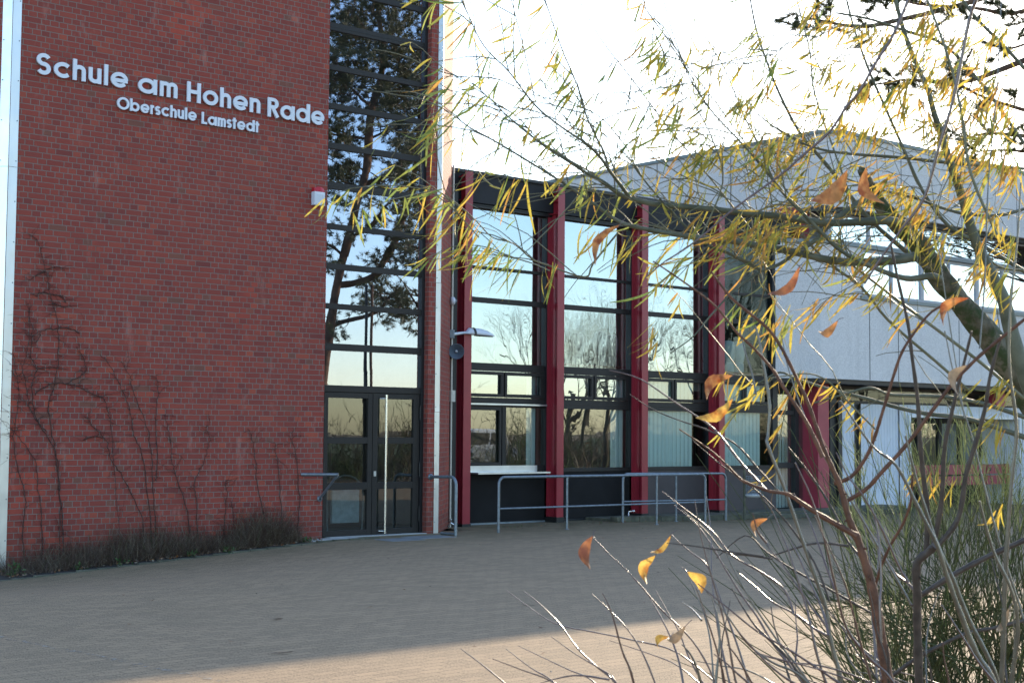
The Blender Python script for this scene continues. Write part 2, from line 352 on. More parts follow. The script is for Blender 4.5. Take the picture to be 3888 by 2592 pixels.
# ---------------------------------------------------------------- ground
def gz(x, y=0.):
    z = 0.
    if x < 0:
        t = min(1, max(0, (y+5.5)/4.5)); z = -.052*min(-x, 5.6)*t*t*(3-2*t)
    if x > 7: z = -.02*min(x-7, 5)
    return z
mb = MB(); xs = [-900, -300, -120, -60, -30]+[-24+i for i in range(0, 60)]+[40, 60, 100, 200, 500, 900]
ys = [-900, -400, -200, -100, -60, -40, -30, -22, -21, -18, -15, -12, -9, -7, -6, -5.5, -5, -4.5, -4, -3.5, -3, -2.5, -2, -1.5, -1, 0, 2, 6, 12, 40, 100, 300, 900]
mb.add([(x, y, gz(x, y)) for y in ys for x in xs], [(j*len(xs)+i, j*len(xs)+i+1, (j+1)*len(xs)+i+1, (j+1)*len(xs)+i) for j in range(len(ys)-1) for i in range(len(xs)-1)])
tag(mb.build('paved_yard', M['pave']), kind='structure')
mb = MB()
mb.add([(x, y, gz(x)+.012) for y in (-200, -27.5) for x in (-200, -5.6, 0, 7, 12, 200)], [(i, i+1, 7+i, 6+i) for i in range(5)])
tag(mb.build('lawn', M['grass']), kind='structure')
mb = MB(); a = on_z(0, 1468, -.02); c = on_z(370, 1536, 0); dr = (c-a).normalized(); nn = V((-dr.y, dr.x, 0))*.035
a -= dr*2; c += dr*.8
mb.add([V((q.x, q.y, gz(q.x, q.y)+.004)) for q in (a-nn, c-nn, c+nn, a+nn)], [(0, 1, 2, 3)])
tag(mb.build('worn_painted_line', M['line']), kind='structure')
# bed along the wall and its edging
mb = MB(); n = 12
for i in range(n):
    x0 = -5.6+i*5.1/n; x1 = -5.6+(i+1)*5.1/n; f0 = .72-.30*i/n; f1 = .72-.30*(i+1)/n
    mb.add([(x0, -f0, gz(x0)+.006), (x1, -f1, gz(x1)+.006), (x1, .0, gz(x1)+.05), (x0, .0, gz(x0)+.05)], [(0, 1, 2, 3)])
tag(mb.build('planting_bed', M['soil']), kind='structure')
mb = MB()
for i in range(26):
    x0 = -7+i*.3; x1 = x0+.285; yy = .74-.32*(x0+5.6)/5.6; zz = gz(x0)
    mb.obox(((x0+x1)/2, -yy-.03, zz-.02), (.1425, -.008*-1, 0), (0, .035, 0), (0, 0, .045+random.uniform(-.006, .006)))
tag(mb.build('bed_edging', M['curb']), kind='structure')
mb = MB(); mb.box(.15, 2.03, -.02, .2, -.05, .012); mb.box(-.35, .55, -.28, -.03, -.05, .008)
tag(mb.build('door_threshold', M['thresh'], bevel=.006), kind='structure')
mb = MB()
for x0, x1, y0, y1 in ((.55, 1.18, -1.12, -.62), (1.2, 1.95, -.92, -.42)): mb.box(x0, x1, y0, y1, -.03, .007)
tag(mb.build('grey_paving_plates', M['slab'], bevel=.004), kind='structure')
# low kerb in front of the hall's right half
mb = MB()
for i in range(16):
    x0 = 6.85+i*.6; mb.box(x0, x0+.59, .42, .62, -.2, gz(x0)+.10+random.uniform(-.004, .004))
mb.box(6.85, 16.4, .62, 1.3, -.2, .055)
tag(mb.build('raised_kerb', M['curb'], bevel=.01), kind='structure')

# ================================================================ BRICK TOWER
TH = 11.6
tower = empty('brick_tower', (-1.3, 0, 0), 'tall red brick school tower with a narrow window strip above its glass door', 'building')
mb = MB()
# front wall left of the window, pier right of it, wall above; real thickness
mb.box(-5.11, 0, 0, .32, -.6, TH); mb.box(2.03, 2.27, 0, .16, -.3, TH); mb.box(0, 2.03, .001, .32, 10.62, TH)
mb.build('wall', M['brick'], tower)
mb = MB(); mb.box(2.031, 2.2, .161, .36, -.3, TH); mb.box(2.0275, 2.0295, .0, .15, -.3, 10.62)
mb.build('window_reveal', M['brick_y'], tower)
mb = MB(); t = 1.0
mb.add([(2.27, 0, -.3), (3.29, 1.02, -.3), (3.29, 1.02, TH), (2.27, 0, TH)], [(0, 1, 2, 3)])
mb.add([(3.29, 1.02, -.3), (3.15, 1.16, -.3), (3.15, 1.16, TH), (3.29, 1.02, TH)], [(0, 1, 2, 3)])
mb.build('angled_wall', M['brick_d'], tower)
mb = MB()
mb.add([(-5.11, 0, -.6), (-5.11, 0, TH), (-8.12, 3.01, TH), (-8.12, 3.01, -.6)], [(0, 1, 2, 3)])
mb.build('angled_wall', M['brick_e'], tower)
mb = MB(); mb.prism([(-4.99, .33), (3.0, .33), (3.0, 7), (-7.9, 7), (-7.9, 3.1)], -.5, TH-.05)
mb.box(-5.1, 2.4, -.03, .5, TH, TH+.12, 1)
mb.build('core_and_roof', [M['darkin'], M['frame']], tower)
# carve: the stair hall behind the glass is an open dark box
def strip(name, x, dirs, wd, joints, wob):
    mb = MB()
    for (dx, dy), wid, sgn in zip(dirs, wd, (1, 1)):
        nx, ny = (dy, -dx)
        if ny > 0: nx, ny = -nx, -ny
        zs = [-.45]+[q for q in joints]+[TH]
        for i in range(len(zs)-1):
            z0, z1 = zs[i], zs[i+1]-.006; k = 8; e = .010+.0015*(i % 2)
            vs = []
            for j in range(k+1):
                z = z0+(z1-z0)*j/k; r = random.uniform(-wob, wob)
                vs += [(x+nx*e, ny*e, z), (x+dx*wid+nx*(e+r), dy*wid+ny*(e+r), z)]
            mb.add(vs, [(2*j, 2*j+1, 2*j+3, 2*j+2) for j in range(k)], 0, True)
            for z in [z0+.08+q*.55 for q in range(int((z1-z0)/.55)+1)]:
                c = V((x+dx*wid*.82+nx*(e+.003), dy*wid*.82+ny*(e+.003), z))
                mb.lathe(c, (nx, ny, 0), [(0, .009), (.004, .008), (.006, 0)], 8, 1)
    return mb.build(name, [M['alu'], M['steel']], tower)
q = .70711
strip('corner_strip', -5.11, ((1, 0), (-q, q)), (.12, .135), (1.9, 5.2, 8.6), .0025)
strip('corner_strip', 2.27, ((-1, 0), (q, q)), (.10, .02), (2.0, 4.15, 8.3), .003)
# edge pipe at the end of the angled wall
mb = MB(); mb.tube([(3.31, 1.0, -.05), (3.31, 1.0, 6.4)], .018, 8); mb.box(3.27, 3.36, .95, 1.0, 2.2, 2.4); mb.build('cable_conduit', M['cream'], tower)
# ---- window strip
BARS = [(2.293, 2.393), (2.943, 3.053), (3.60, 3.687), (4.232, 4.325), (4.868, 4.954), (5.512, 5.621), (6.157, 6.254), (6.800, 6.885), (7.425, 7.510), (8.066, 8.189), (8.70, 8.79), (9.34, 9.43), (9.98, 10.07), (10.55, 10.62)]
mb = MB(); FY = .15
for z0, z1 in BARS:
    mb.box(.0, 2.0, FY-.035, FY+.05, z0, z1)
    if z1-z0 > .105: mb.box(.01, 1.99, FY-.040, FY-.035, (z0+z1)/2-.006, (z0+z1)/2+.006, 1)
    for x in (.07, .10, 1.90): mb.lathe((x, FY-.035, (z0+z1)/2-.01), (0, -1, 0), [(0, .008), (.005, .007), (.006, 0)], 8, 1)
mb.box(-.05, .035, FY-.03, FY+.05, 2.3, 10.6); mb.box(1.965, 2.027, FY-.045, FY+.2, -.05, 10.6, 1); mb.box(-.04, .02, FY-.05, FY+.05, -.02, 2.293, 1)
win = mb.build('window', [M['frame'], M['frame_blk']], tower)
zs = [q[1] for q in BARS]; ze = [q[0] for q in BARS]
for i in range(len(BARS)-1):
    mb = MB(); r = lambda: random.uniform(-.0006, .0006); y0 = FY
    mb.add([(.03, y0+r(), zs[i]-.01), (1.97, y0+r(), zs[i]-.01), (1.97, y0+r(), ze[i+1]+.01), (.03, y0+r(), ze[i+1]+.01)], [(0, 1, 2, 3)])
    mb.build('pane', M['gl_tower'], win)
# ---- double door
mb = MB(); mb.box(.02, 1.965, FY-.02, FY+.06, 2.2855, 2.2925); 
fr = mb.build('door_frame', M['frame'], tower)
def leaf(x0, x1, left):
    mb = MB(); s0, s1 = (x0+.075, x1-.085) if left else (x0+.095, x1-.12)
    zr = [(.015, .105), (.742, .854), (1.471, 1.575), (2.195, 2.280)]
    mb.box(x0, s0, FY-.03, FY+.03, .015, 2.280); mb.box(s1, x1, FY-.03, FY+.03, .015, 2.280)
    for z0, z1 in zr: mb.box(s0, s1, FY-.028, FY+.028, z0, z1)
    d = mb.build('door_leaf', M['frame'], tower, bevel=.003)
    for i in range(3):
        mb = MB(); z0, z1 = zr[i][1]-.005, zr[i+1][0]+.005
        mb.add([(s0-.01, FY, z0), (s1+.01, FY+random.uniform(-.001, .001), z0), (s1+.01, FY, z1), (s0-.01, FY, z1)], [(0, 1, 2, 3)]); mb.build('pane', M['gl_door'], d)
    for z in (.32, 1.05, 1.98):
        mb = MB(); x = x0-.012 if left else x1+.0; mb.tube([(x, FY-.05, z-.12), (x, FY-.05, z+.12)], .014, 8); mb.build('hinge', M['black'], d)
    return d
dl = leaf(.085, 1.010, True); dr_ = leaf(1.020, 1.955, False)
mb = MB(); mb.tube([(1.225, FY-.11, .03), (1.225, FY-.11, 2.26)], .019, 12)
for z in (.07, 2.2): mb.tube([(1.225, FY-.11, z), (1.16, FY-.03, z)], .011, 8)
mb.build('pull_handle', M['stain'], dr_)
mb = MB(); mb.box(1.045, 1.085, FY-.045, FY-.03, .95, 1.03); mb.build('lock_plate', M['cream'], dr_)
# stair hall behind the glass: carve away is not needed, the core is a separate shell; floors show faintly
bpy.data.objects.remove([o for o in tower.children if o.name.startswith('core_and_roof')][0])
mb = MB()
mb.box(-5.1, 2.4, -.035, .5, TH, TH+.12, 1)
mb.add([(-7.9, 3.1, TH), (-4.9, .1, TH), (3.1, .1, TH), (3.1, 8, TH), (-7.9, 8, TH)], [(0, 1, 2, 3, 4)], 1)
mb.add([(-1.2, 4.5, -.3), (3.2, 4.5, -.3), (3.2, 4.5, TH), (-1.2, 4.5, TH)], [(0, 1, 2, 3)]); mb.add([(-1.2, .33, -.3), (-1.2, 4.5, -.3), (-1.2, 4.5, TH), (-1.2, .33, TH)], [(0, 1, 2, 3)])
mb.add([(3.14, 1.17, -.3), (3.14, 8, -.3), (3.14, 8, TH), (3.14, 1.17, TH)], [(0, 1, 2, 3)]); mb.add([(-7.9, 3.1, -.3), (-7.9, 8, -.3), (-7.9, 8, TH), (-7.9, 3.1, TH)], [(0, 1, 2, 3)])
mb.add([(-7.9, 8, -.3), (3.14, 8, -.3), (3.14, 8, TH), (-7.9, 8, TH)], [(0, 1, 2, 3)])
for z in (2.42, 5.5, 8.1): mb.box(-1.19, 3.1, 1.6, 4.49, z, z+.22, 0)
mb.add([(-1.2, .33, .0), (3.1, .33, .0), (3.1, 4.5, .0), (-1.2, 4.5, .0)], [(0, 1, 2, 3)], 2)
mb.build('interior_and_roof', [M['darkin'], M['frame'], M['slab']], tower)

# ---- sign letters
def arc(cx, cy, r, a0, a1, n=22, ry=None): return [(cx+r*cos(radians(a0+(a1-a0)*i/n)), cy+(ry or r)*sin(radians(a0+(a1-a0)*i/n))) for i in range(n+1)]
T = .186; XH = .74; R_ = XH/2-T/2; CA = 1.0
def let(ch):
    rx = R_; h = T/2
    if ch == 'c': return [arc(XH/2, XH/2, rx, 42, 318)], .66
    if ch == 'e': return [arc(XH/2, XH/2, rx, 0, 322), [(h*1.2, XH/2-.03), (XH-h*.4, XH/2-.03)]], .73
    if ch == 'o': return [arc(XH/2, XH/2, rx, 0, 360, 30)], .73
    if ch == 'O': return [arc(.5, .5, .5-h, 0, 360, 36)], 1.
    if ch == 'a': return [arc(XH/2, XH/2, rx, 0, 360, 30), [(XH-h*.6, 0), (XH-h*.6, XH)]], .76
    if ch == 'd': return [arc(XH/2, XH/2, rx, 0, 360, 30), [(XH-h*.6, 0), (XH-h*.6, 1.)]], .76
    if ch == 'b': return [arc(XH/2, XH/2, rx, 0, 360, 30), [(h*.6, 0), (h*.6, 1.)]], .74
    if ch == 'l': return [[(h, 0), (h, 1.)]], T
    r = .27-h; ar = lambda x: [(x+.54-h, 0)]+arc(x+.27, XH-.27, r, 0, 180, 14)
    if ch == 'h': return [[(h, 0), (h, 1.)], ar(0)], .54
    if ch == 'n': return [[(h, 0), (h, XH)], ar(0)], .54
    if ch == 'm': 
        a2 = lambda x: [(x+.46-h, 0)]+arc(x+.23, XH-.23, .23-h, 0, 180, 14)
        return [[(h, 0), (h, XH)], a2(0), a2(.46-T)], .92-T
    if ch == 'u': return [[(.54-h, 0), (.54-h, XH)], [(h, XH)]+arc(.27, .27, r, 180, 360, 14)], .54
    if ch == 'r': return [[(h, 0), (h, XH)], arc(.30, XH-.30, .30-h, 175, 92, 10)], .30
    if ch == 't': return [[(.16, 0), (.16, .93)], [(0, XH-.05), (.34, XH-.05)]], .34
    if ch == 'H': return [[(h, 0), (h, 1)], [(.66-h, 0), (.66-h, 1)], [(h, .52), (.66-h, .52)]], .66
    if ch == 'L': return [[(h, 0), (h, 1)], [(h, h), (.46, h)]], .46
    if ch == 'R': return [[(h, 0), (h, 1)], [(h, 1-h), (.30, 1-h)]+arc(.30, .715, .285-h, 90, -90, 14)+[(h, .43+h)], [(.28, .48), (.54, .02)]], .60
    if ch in 'sS':
        k, w_ = (1., .58) if ch == 'S' else (XH, .46); r1 = k*.25-.0; a = w_/2-h
        p = arc(w_/2, k-h-(k/2-h)/2, a, 25, 270, 16, (k/2-h)/2)+arc(w_/2, h+(k/2-h)/2, a, 90, -155, 16, (k/2-h)/2)
        return [p], w_
def make_sign(name, words, hcap, label, y0=-.035):
    root = empty(name, (words[0][1], y0, words[0][3]), label, 'sign')
    for txt, x0, x1, zb in words:
        gl = [let(c) for c in txt]; gap = .085
        W_ = sum(g_[1] for g_ in gl)+gap*(len(gl)-1); sx = (x1-x0)/W_; x = x0
        for st, wd in gl:
            mb = MB()
            for k, pl in enumerate(st):
                d0, d1 = y0-.022-.0012*k, y0+.004
                pts = [(x+px*sx, zb+pz*hcap) for px, pz in pl]; hw = T*hcap/2; m_ = len(pts); vs = []
                for i, (px, pz) in enumerate(pts):
                    ax_ = pts[min(i+1, m_-1)][0]-pts[max(i-1, 0)][0]; az_ = pts[min(i+1, m_-1)][1]-pts[max(i-1, 0)][1]; L_ = math.hypot(ax_, az_)
                    if abs(pts[0][0]-pts[-1][0])+abs(pts[0][1]-pts[-1][1]) < 1e-6 and i in (0, m_-1): ax_, az_, L_ = pts[1][0]-pts[-2][0], pts[1][1]-pts[-2][1], math.hypot(pts[1][0]-pts[-2][0], pts[1][1]-pts[-2][1])
                    nx, nz = -az_/L_*hw, ax_/L_*hw
                    vs += [(px+nx, d0, pz+nz), (px-nx, d0, pz-nz), (px+nx, d1, pz+nz), (px-nx, d1, pz-nz)]
                fs = []
                for i in range(m_-1):
                    o_ = 4*i; fs += [(o_, o_+1, o_+5, o_+4), (o_+2, o_+6, o_+7, o_+3), (o_, o_+4, o_+6, o_+2), (o_+1, o_+3, o_+7, o_+5)]
                fs += [(0, 2, 3, 1), (4*m_-4, 4*m_-3, 4*m_-1, 4*m_-2)]
                mb.add(vs, fs)
            mb.build('letter', M['letter'], root); x += (wd+gap)*sx
make_sign('wall_sign', [('Schule', -4.785, -3.432, 6.512), ('am', -3.287, -2.649, 6.492), ('Hohen', -2.505, -1.264, 6.478), ('Rade', -1.139, -.112, 6.455)], .298, 'upper line of big raised white letters on the red brick tower')
make_sign('wall_sign', [('Oberschule', -3.592, -2.340, 6.205), ('Lamstedt', -2.253, -1.284, 6.182)], .178, 'lower line of smaller raised white letters on the red brick tower')
# ---- alarm siren
al = empty('alarm_siren', (-.2, -.05, 5.18), 'small white siren box with red flashing light beside the tower window', 'alarm')
mb = MB(); mb.box(-.295, -.105, -.095, -.001, 5.185, 5.395)
for i in range(11): mb.box(-.285, -.125, -.0985, -.095, 5.20+i*.015, 5.2075+i*.015)
mb.build('housing', M['white'], al, bevel=.006)
mb = MB(); n = 10; pr_ = [(-.293+.186*i/n, -.085-.012*sin(pi*i/n)) for i in range(n+1)]
mb.add([(x, y, 5.396) for x, y in pr_]+[(x, y*.86, 5.475-.03*abs(2*i/n-1)**2) for i, (x, y) in enumerate(pr_)]+[(-.293, -.004, 5.396), (-.107, -.004, 5.396), (-.107, -.004, 5.47), (-.293, -.004, 5.47)],
       [(i, i+1, n+2+i, n+1+i) for i in range(n)]+[(2*n+2, 0, n+1, 2*n+5), (n, 2*n+3, 2*n+4, 2*n+1), tuple(range(n+1, 2*n+2))+(2*n+4, 2*n+5)])
mb.build('flashing_light', M['redlens'], al)

# ================================================================ GLASS HALL
hall = empty('glass_hall', (8, 1.35, 0), 'low glazed school hall with red steel fins under a dark roof fascia', 'building')
GY = 1.35; FX = [3.66, 5.90, 8.16, 10.44]         # fin centre lines
mb = MB(); x0, x1 = 3.34, 13.3
mb.box(x0, x1, 1.2, 1.5, 5.83, 6.34); mb.box(x0-.02, x1, 1.16, 1.52, 6.345, 6.40, 1)
for z in (5.80, 5.765): mb.box(x0, 12.46, 1.235, 1.33, z-.012, z+.016, 1)
mb.build('fascia', [M['fascia'], M['frame_blk']], hall)
mb = MB()
for z in (6.38, 5.9):
    for x0_, x1_, y0_, y1_ in ((3.15, 13.48, 1.5, 1.9), (3.15, 13.48, 3.7, 12), (3.15, 3.5, 1.9, 3.7), (13.2, 13.48, 1.9, 3.7)): mb.add([(x0_, y0_, z), (x1_, y0_, z), (x1_, y1_, z), (x0_, y1_, z)], [(0, 1, 2, 3)])
mb.build('roof', M['fascia'], hall)
mb = MB(); mb.add([(3.5, 1.9, 6.385), (13.2, 1.9, 6.385), (13.2, 3.7, 6.385), (3.5, 3.7, 6.385)], [(0, 1, 2, 3)]); mb.build('added_skylight', M['gl_bay'], hall)  # unseen roof opening and pane, added to let daylight onto the interior
bays = [(3.40, 5.82), (5.98, 8.08), (8.24, 10.36), (10.52, 12.46)]
ZB = [.97, 2.13, 2.80, 4.05, 4.66, 5.75]
for i, (a, c) in enumerate(bays):
    # plinth
    mb = MB(); mb.box(a-.15, c+.15, GY-.01, GY+.06, -.05, .93); mb.box(a-.1, c+.12, GY-.06, GY-.01, -.08, .03, 1); mb.build('plinth', [M['plinth2' if i > 1 else 'plinth'], M['steel' if i == 0 else 'frame_blk']], hall)
    mb = MB()
    L = 4.0 if i == 0 else a
    lo = a-.06; hi = c
    mb.box(hi-.03, hi+.14, GY-.07, GY+.05, .93, 5.8, 1); mb.box(lo-.06, L+.02 if i else lo+.05, GY-.07, GY+.05, .93, 5.8, 1)
    F = GY-.035
    bars = [(.93, 1.06), (2.127, 2.302), (2.79, 2.93), (4.03, 4.126), (4.645, 4.70), (5.74, 5.80)]
    if i: bars[0] = (.93, 1.0)
    for z0, z1 in bars: mb.box(lo, hi-.03, F, GY+.04, z0, z1)
    for z0 in (2.215,): mb.box(lo, hi-.1, F-.012, F, z0, z0+.012, 1)
    xm = lo+(hi-lo)*.53 if i else 4.78
    # casements in the narrow row (two) : frames
    cz = (2.302, 2.79)
    for xa, xb in ((lo+.01, xm-.015), (xm+.015, hi-.09)):
        for (p, q_) in ((xa, xa+.055), (xb-.055, xb)): mb.box(p, q_, F-.022, F+.02, cz[0]+.012, cz[1]-.012)
        for (p, q_) in ((cz[0]+.012, cz[0]+.07), (cz[1]-.07, cz[1]-.012)): mb.box(xa+.055, xb-.055, F-.022, F+.02, p, q_)
    mb.box(hi-.09, hi-.03, F-.01, GY+.03, cz[0], cz[1])
    if i == 0:
        mb.box(xm-.04, xm+.05, F-.02, GY+.03, 1.06, 2.127)
        for p, q_ in ((lo, xm-.06),):
            mb.box(p, q_, F-.018, F+.01, 1.062, 1.12); mb.box(p, q_, F-.018, F+.01, 2.07, 2.125); mb.box(q_-.05, q_, F-.02, F+.01, 1.12, 2.07)
    wdw = mb.build('window', [M['frame'], M['frame_blk']], hall)
    if i == 0:
        s_ = MB(); s_.box(3.98, 5.72, GY-.30, GY-.05, .915, .945); s_.box(3.98, 5.60, GY-.056, GY-.045, .944, 1.06); s_.build('counter_sill', M['alu'], wdw); s_ = MB(); s_.box(3.85, 5.80, GY-.10, GY-.05, 2.165, 2.195); s_.build('rain_ledge', M['alu'], wdw)
        s_ = MB(); s_.box(3.34, 3.47, 1.06, 1.4, -.05, 6.0); s_.build('corner_gap_shade', M['frame_blk'], wdw)  # black box stands in for the shaded gap between brick corner and fin
    rows = [(1.0, 2.15), (2.30, 2.80), (2.92, 4.04), (4.12, 4.65), (4.69, 5.75)]
    gm = [M['gl_low'], M['gl_hall'] if i < 2 else M['gl_low'], M['gl_wavy' if i == 1 else 'gl_hall'], M['gl_hall'], M['gl_hall']]
    if i == 2: gm[0] = M['gl_bay']
    if i == 3: gm = [M['gl_bay']]*5
    for (z0, z1), g_ in zip(rows, gm):
        t_ = MB(); r = lambda: random.uniform(-.0012, .0012)
        t_.add([(lo, GY+r(), z0), (hi, GY+r(), z0), (hi, GY+r(), z1), (lo, GY+r(), z1)], [(0, 1, 2, 3)]); t_.build('pane', g_, wdw)
# fins
for i, x in enumerate(FX):
    mb = MB(); zt = [6.33, 6.30, 6.24, 6.20][i]; z0 = .10 if i else .05
    mb.box(x-.085, x+.085, .985, 1.005, z0, zt); mb.box(x-.012, x+.012, 1.005, 1.26, z0, zt-.03); mb.box(x-.085, x+.085, 1.26, 1.28, z0, zt-.12)
    for z in (zt-.08, zt-.26, zt-.50): mb.box(x-.08, x+.08, 1.005, 1.26, z-.008, z+.008)
    mb.box(x-.05, x-.04, 1.10, 1.14, z0, zt-.5)
    mb.box(x-.10, x+.10, .97, 1.30, -.05, z0, 1)
    mb.build('fin', [M['red'], M['black']], hall)
# interior
mb = MB()
mb.add([(3.2, 5.6, -.1), (13.4, 5.6, -.1), (13.4, 5.6, 6), (3.2, 5.6, 6)], [(0, 1, 2, 3)]); mb.add([(3.4, 1.42, .02), (13.4, 1.42, .02), (13.4, 5.6, .02), (3.4, 5.6, .02)], [(0, 1, 2, 3)])
mb.add([(3.17, 1.4, 0), (3.17, 5.6, 0), (3.17, 5.6, 6), (3.17, 1.4, 6)], [(0, 1, 2, 3)])
mb.add([(13.4, 1.4, 0), (13.4, 5.6, 0), (13.4, 5.6, 6), (13.4, 1.4, 6)], [(0, 1, 2, 3)], 1)
mb.box(3.3, 13.3, 1.42, 4.2, 2.55, 2.80, 2)
mb.add([(3.3, 4.2, 2.8), (13.3, 4.2, 2.8), (13.3, 4.2, 4.7), (3.3, 4.2, 4.7)], [(0, 1, 2, 3)], 1); mb.add([(3.3, 4.25, 4.7), (13.3, 4.25, 4.7), (13.3, 4.25, 5.9), (3.3, 4.25, 5.9)], [(0, 1, 2, 3)], 3)
mb.build('interior_walls', [M['darkin'], M['greenin'], M['darkin'], M['brownin']], hall)
mb = MB(); mb.box(3.5, 13.2, 1.50, 1.90, 2.965, 3.0)
for x in (4.2, 5.7, 7.9, 10.1, 12.3): mb.box(x, x+.04, 1.52, 1.88, 2.8, 2.965)
mb.build('shelf', M['wood'], hall)
mb = MB(); mb.box(11.05, 13.0, 1.95, 1.97, 5.05, 5.4); mb.build('ceiling_beam', M['brownin'], hall)
# white plaster heads on the shelf
def head_mesh():
    mb = MB(); n = 20
    prof = [(0, .085, .075), (.02, .095, .08), (.16, .09, .078), (.17, .082, .07), (.175, .075, .066), (.20, .085, .078), (.28, .10, .09), (.40, .108, .098), (.50, .105, .098), (.56, .085, .08), (.59, .04, .04), (.595, .001, .001)]
    vs = []
    for z, rx, ry in prof:
        for k in range(n):
            a = 2*pi*k/n; x = rx*(abs(cos(a))**.75)*(1 if cos(a) >= 0 else -1); y = ry*(abs(sin(a))**.75)*(1 if sin(a) >= 0 else -1)
            if y < 0 and .2 < z < .55:
                fr_ = math.exp(-(x/.022)**2); nose = .045*fr_*max(0, 1-abs(z-.345)/.10)*(1.2-(z-.27)*3); brow = .016*math.exp(-((z-.44)/.03)**2); lip = .018*math.exp(-((z-.255)/.014)**2)*math.exp(-(x/.05)**2)
                eye = -.016*math.exp(-((z-.395)/.022)**2)*(math.exp(-((x-.045)/.025)**2)+math.exp(-((x+.045)/.025)**2)); chin = .012*math.exp(-((z-.21)/.02)**2)
                y -= nose+brow+lip+eye+chin
            vs.append((x, y, z))
    m_ = len(prof); mb.add(vs, [(i*n+k, i*n+(k+1) % n, (i+1)*n+(k+1) % n, (i+1)*n+k) for i in range(m_-1) for k in range(n)], 0, True)
    return mb
hx = [(4.15, 1), (4.72, 1), (5.33, 1), (5.55, 1), (6.35, 2), (7.0, 2), (7.62, 2), (7.92, 2), (8.7, 3), (9.3, 3), (9.83, 3), (10.10, 3), (10.82, 4), (11.14, 4), (11.46, 4), (11.78, 4)]
h0 = head_mesh().build('plaster_head', M['head']); mb = MB(); mb.box(-.12, .12, -.10, .10, -.001, .045); 
names = {1: 'first', 2: 'second', 3: 'third', 4: 'fourth'}
ordn = ['leftmost', 'second', 'third', 'rightmost']; cnt = {}
for j, (x, by) in enumerate(hx):
    h = h0 if j == 0 else h0.copy()
    if j: sc.collection.objects.link(h)
    h.location = (x, 1.70, 3.0); h.rotation_euler = (0, 0, random.uniform(-.5, .15)); s_ = random.uniform(.95, 1.05); h.scale = (s_*1.25, s_*1.25, s_*1.12)
    k = cnt.get(by, 0); cnt[by] = k+1
    tag(h, '%s white plaster head on the shelf behind the %s bay of hall windows' % (ordn[k], names[by]), 'sculpture', 'plaster heads on the hall shelf')
# blinds
for xa, xb, lab in ((5.42, 5.72, 'narrow white vertical blind at the right end of the first window bay'), (7.62, 8.0, 'narrow white vertical blind at the right end of the second window bay'), (8.26, 10.05, 'broad white vertical blind closed behind the third window bay'), (10.54, 12.2, 'broad white vertical blind closed behind the fourth window bay')):
    mb = MB(); n_ = int((xb-xa)/.115)
    for k in range(n_):
        x = xa+k*.115; mb.add([(x, 1.41, .95), (x+.1152, 1.415, .95), (x+.1152, 1.415, 2.75), (x, 1.41, 2.75)], [(0, 1, 2, 3)])
    tag(mb.build('vertical_blind', M['blind']), lab, 'blind', 'vertical blinds in the hall windows')
mb = MB(); mb.tube([(10.12, 1.44, .98), (10.12, 1.44, 2.7)], .005, 4)
tag(mb.build('blind_cord', M['black']), 'thin dark blind cord hanging behind the third bay window', 'cord')

# ---- things on the angled wall
def wl(t, off=0.): return V((2.27+t*q+off*q, t*q-off*q, 0))
ln = empty('wall_lamp', (3.25, .98, 3.38), 'old grey wall lamp on a short arm reaching right from the brick corner', 'lamp')
c0 = V((3.29, .985, 3.39)); dx = V((.98, -.05, 0)).normalized()
mb = MB(); mb.obox(c0+V((0, -.01, 0)), V((.035, .035, 0)), V((.03, -.03, 0)), (0, 0, .075)); mb.build('bracket', M['steel'], ln, bevel=.004)
mb = MB(); mb.tube([c0+dx*.03, c0+dx*.16+V((0, 0, .02)), c0+dx*.34+V((0, 0, .045))], [.028, .026, .022], 10); mb.build('arm', M['white'], ln)
mb = MB(); sec = [(.24, .01, .03, .045), (.30, .03, .075, .07), (.38, .10, .09, .10), (.46, .095, .095, .105), (.56, .105, .09, .11), (.66, .10, .08, .115), (.78, .075, .065, .11), (.88, .035, .045, .08), (.91, .01, .02, .05)]
vs = []; n = 12
for d_, h_, _, w_ in sec:
    for k in range(n):
        a = pi*k/(n-1); vs.append(c0+dx*d_+V((0, 1, 0))*(-w_*cos(a))+V((0, 0, .03-.035*d_+h_*1.15*sin(a))))
mb.add(vs, [(i*n+k, i*n+k+1, (i+1)*n+k+1, (i+1)*n+k) for i in range(len(sec)-1) for k in range(n-1)]+[((i+1)*n, (i+1)*n+n-1, i*n+n-1, i*n) for i in range(len(sec)-1)], 0, True); mb.build('lamp_head', M['white'], ln)
mb = MB(); vs = []
for d_ in (.42, .47):
    for k in range(n):
        a = pi*k/(n-1); vs.append(c0+dx*d_+V((0, 1, 0))*(-.112*cos(a))+V((0, 0, .012+.128*sin(a))))
mb.add(vs, [(k, k+1, n+k+1, n+k) for k in range(n-1)]); mb.build('tape_band', M['black'], ln)
mb = MB(); mb.tube([c0+dx*.5+V((0, 0, .008)), c0+dx*.9+V((0, 0, -.004))], [.02, .012], 8); mb.build('lower_rim', M['brownin'], ln)
hn = empty('horn_loudspeaker', (3.33, .95, 3.09), 'round dark grey horn loudspeaker fixed below the wall lamp', 'loudspeaker')
hc = V((3.36, .93, 3.09)); ha = (CAM-hc); ha.z = 0; ha = ha.normalized()+V((0, 0, -.1)); ha.normalize()
mb = MB(); mb.lathe(hc, ha, [(-.12, .02), (-.10, .035), (-.02, .045), (.03, .065), (.07, .095), (.10, .128), (.108, .137), (.112, .137), (.106, .128), (.08, .10), (.05, .075), (.02, .05), (.0, .03), (-.01, .0)], 36); mb.build('bell', M['horn'], hn)
mb = MB(); mb.lathe(hc, ha, [(.0, .02), (.05, .022), (.058, .018), (.062, 0)], 16); mb.build('centre_plug', M['white'], hn)
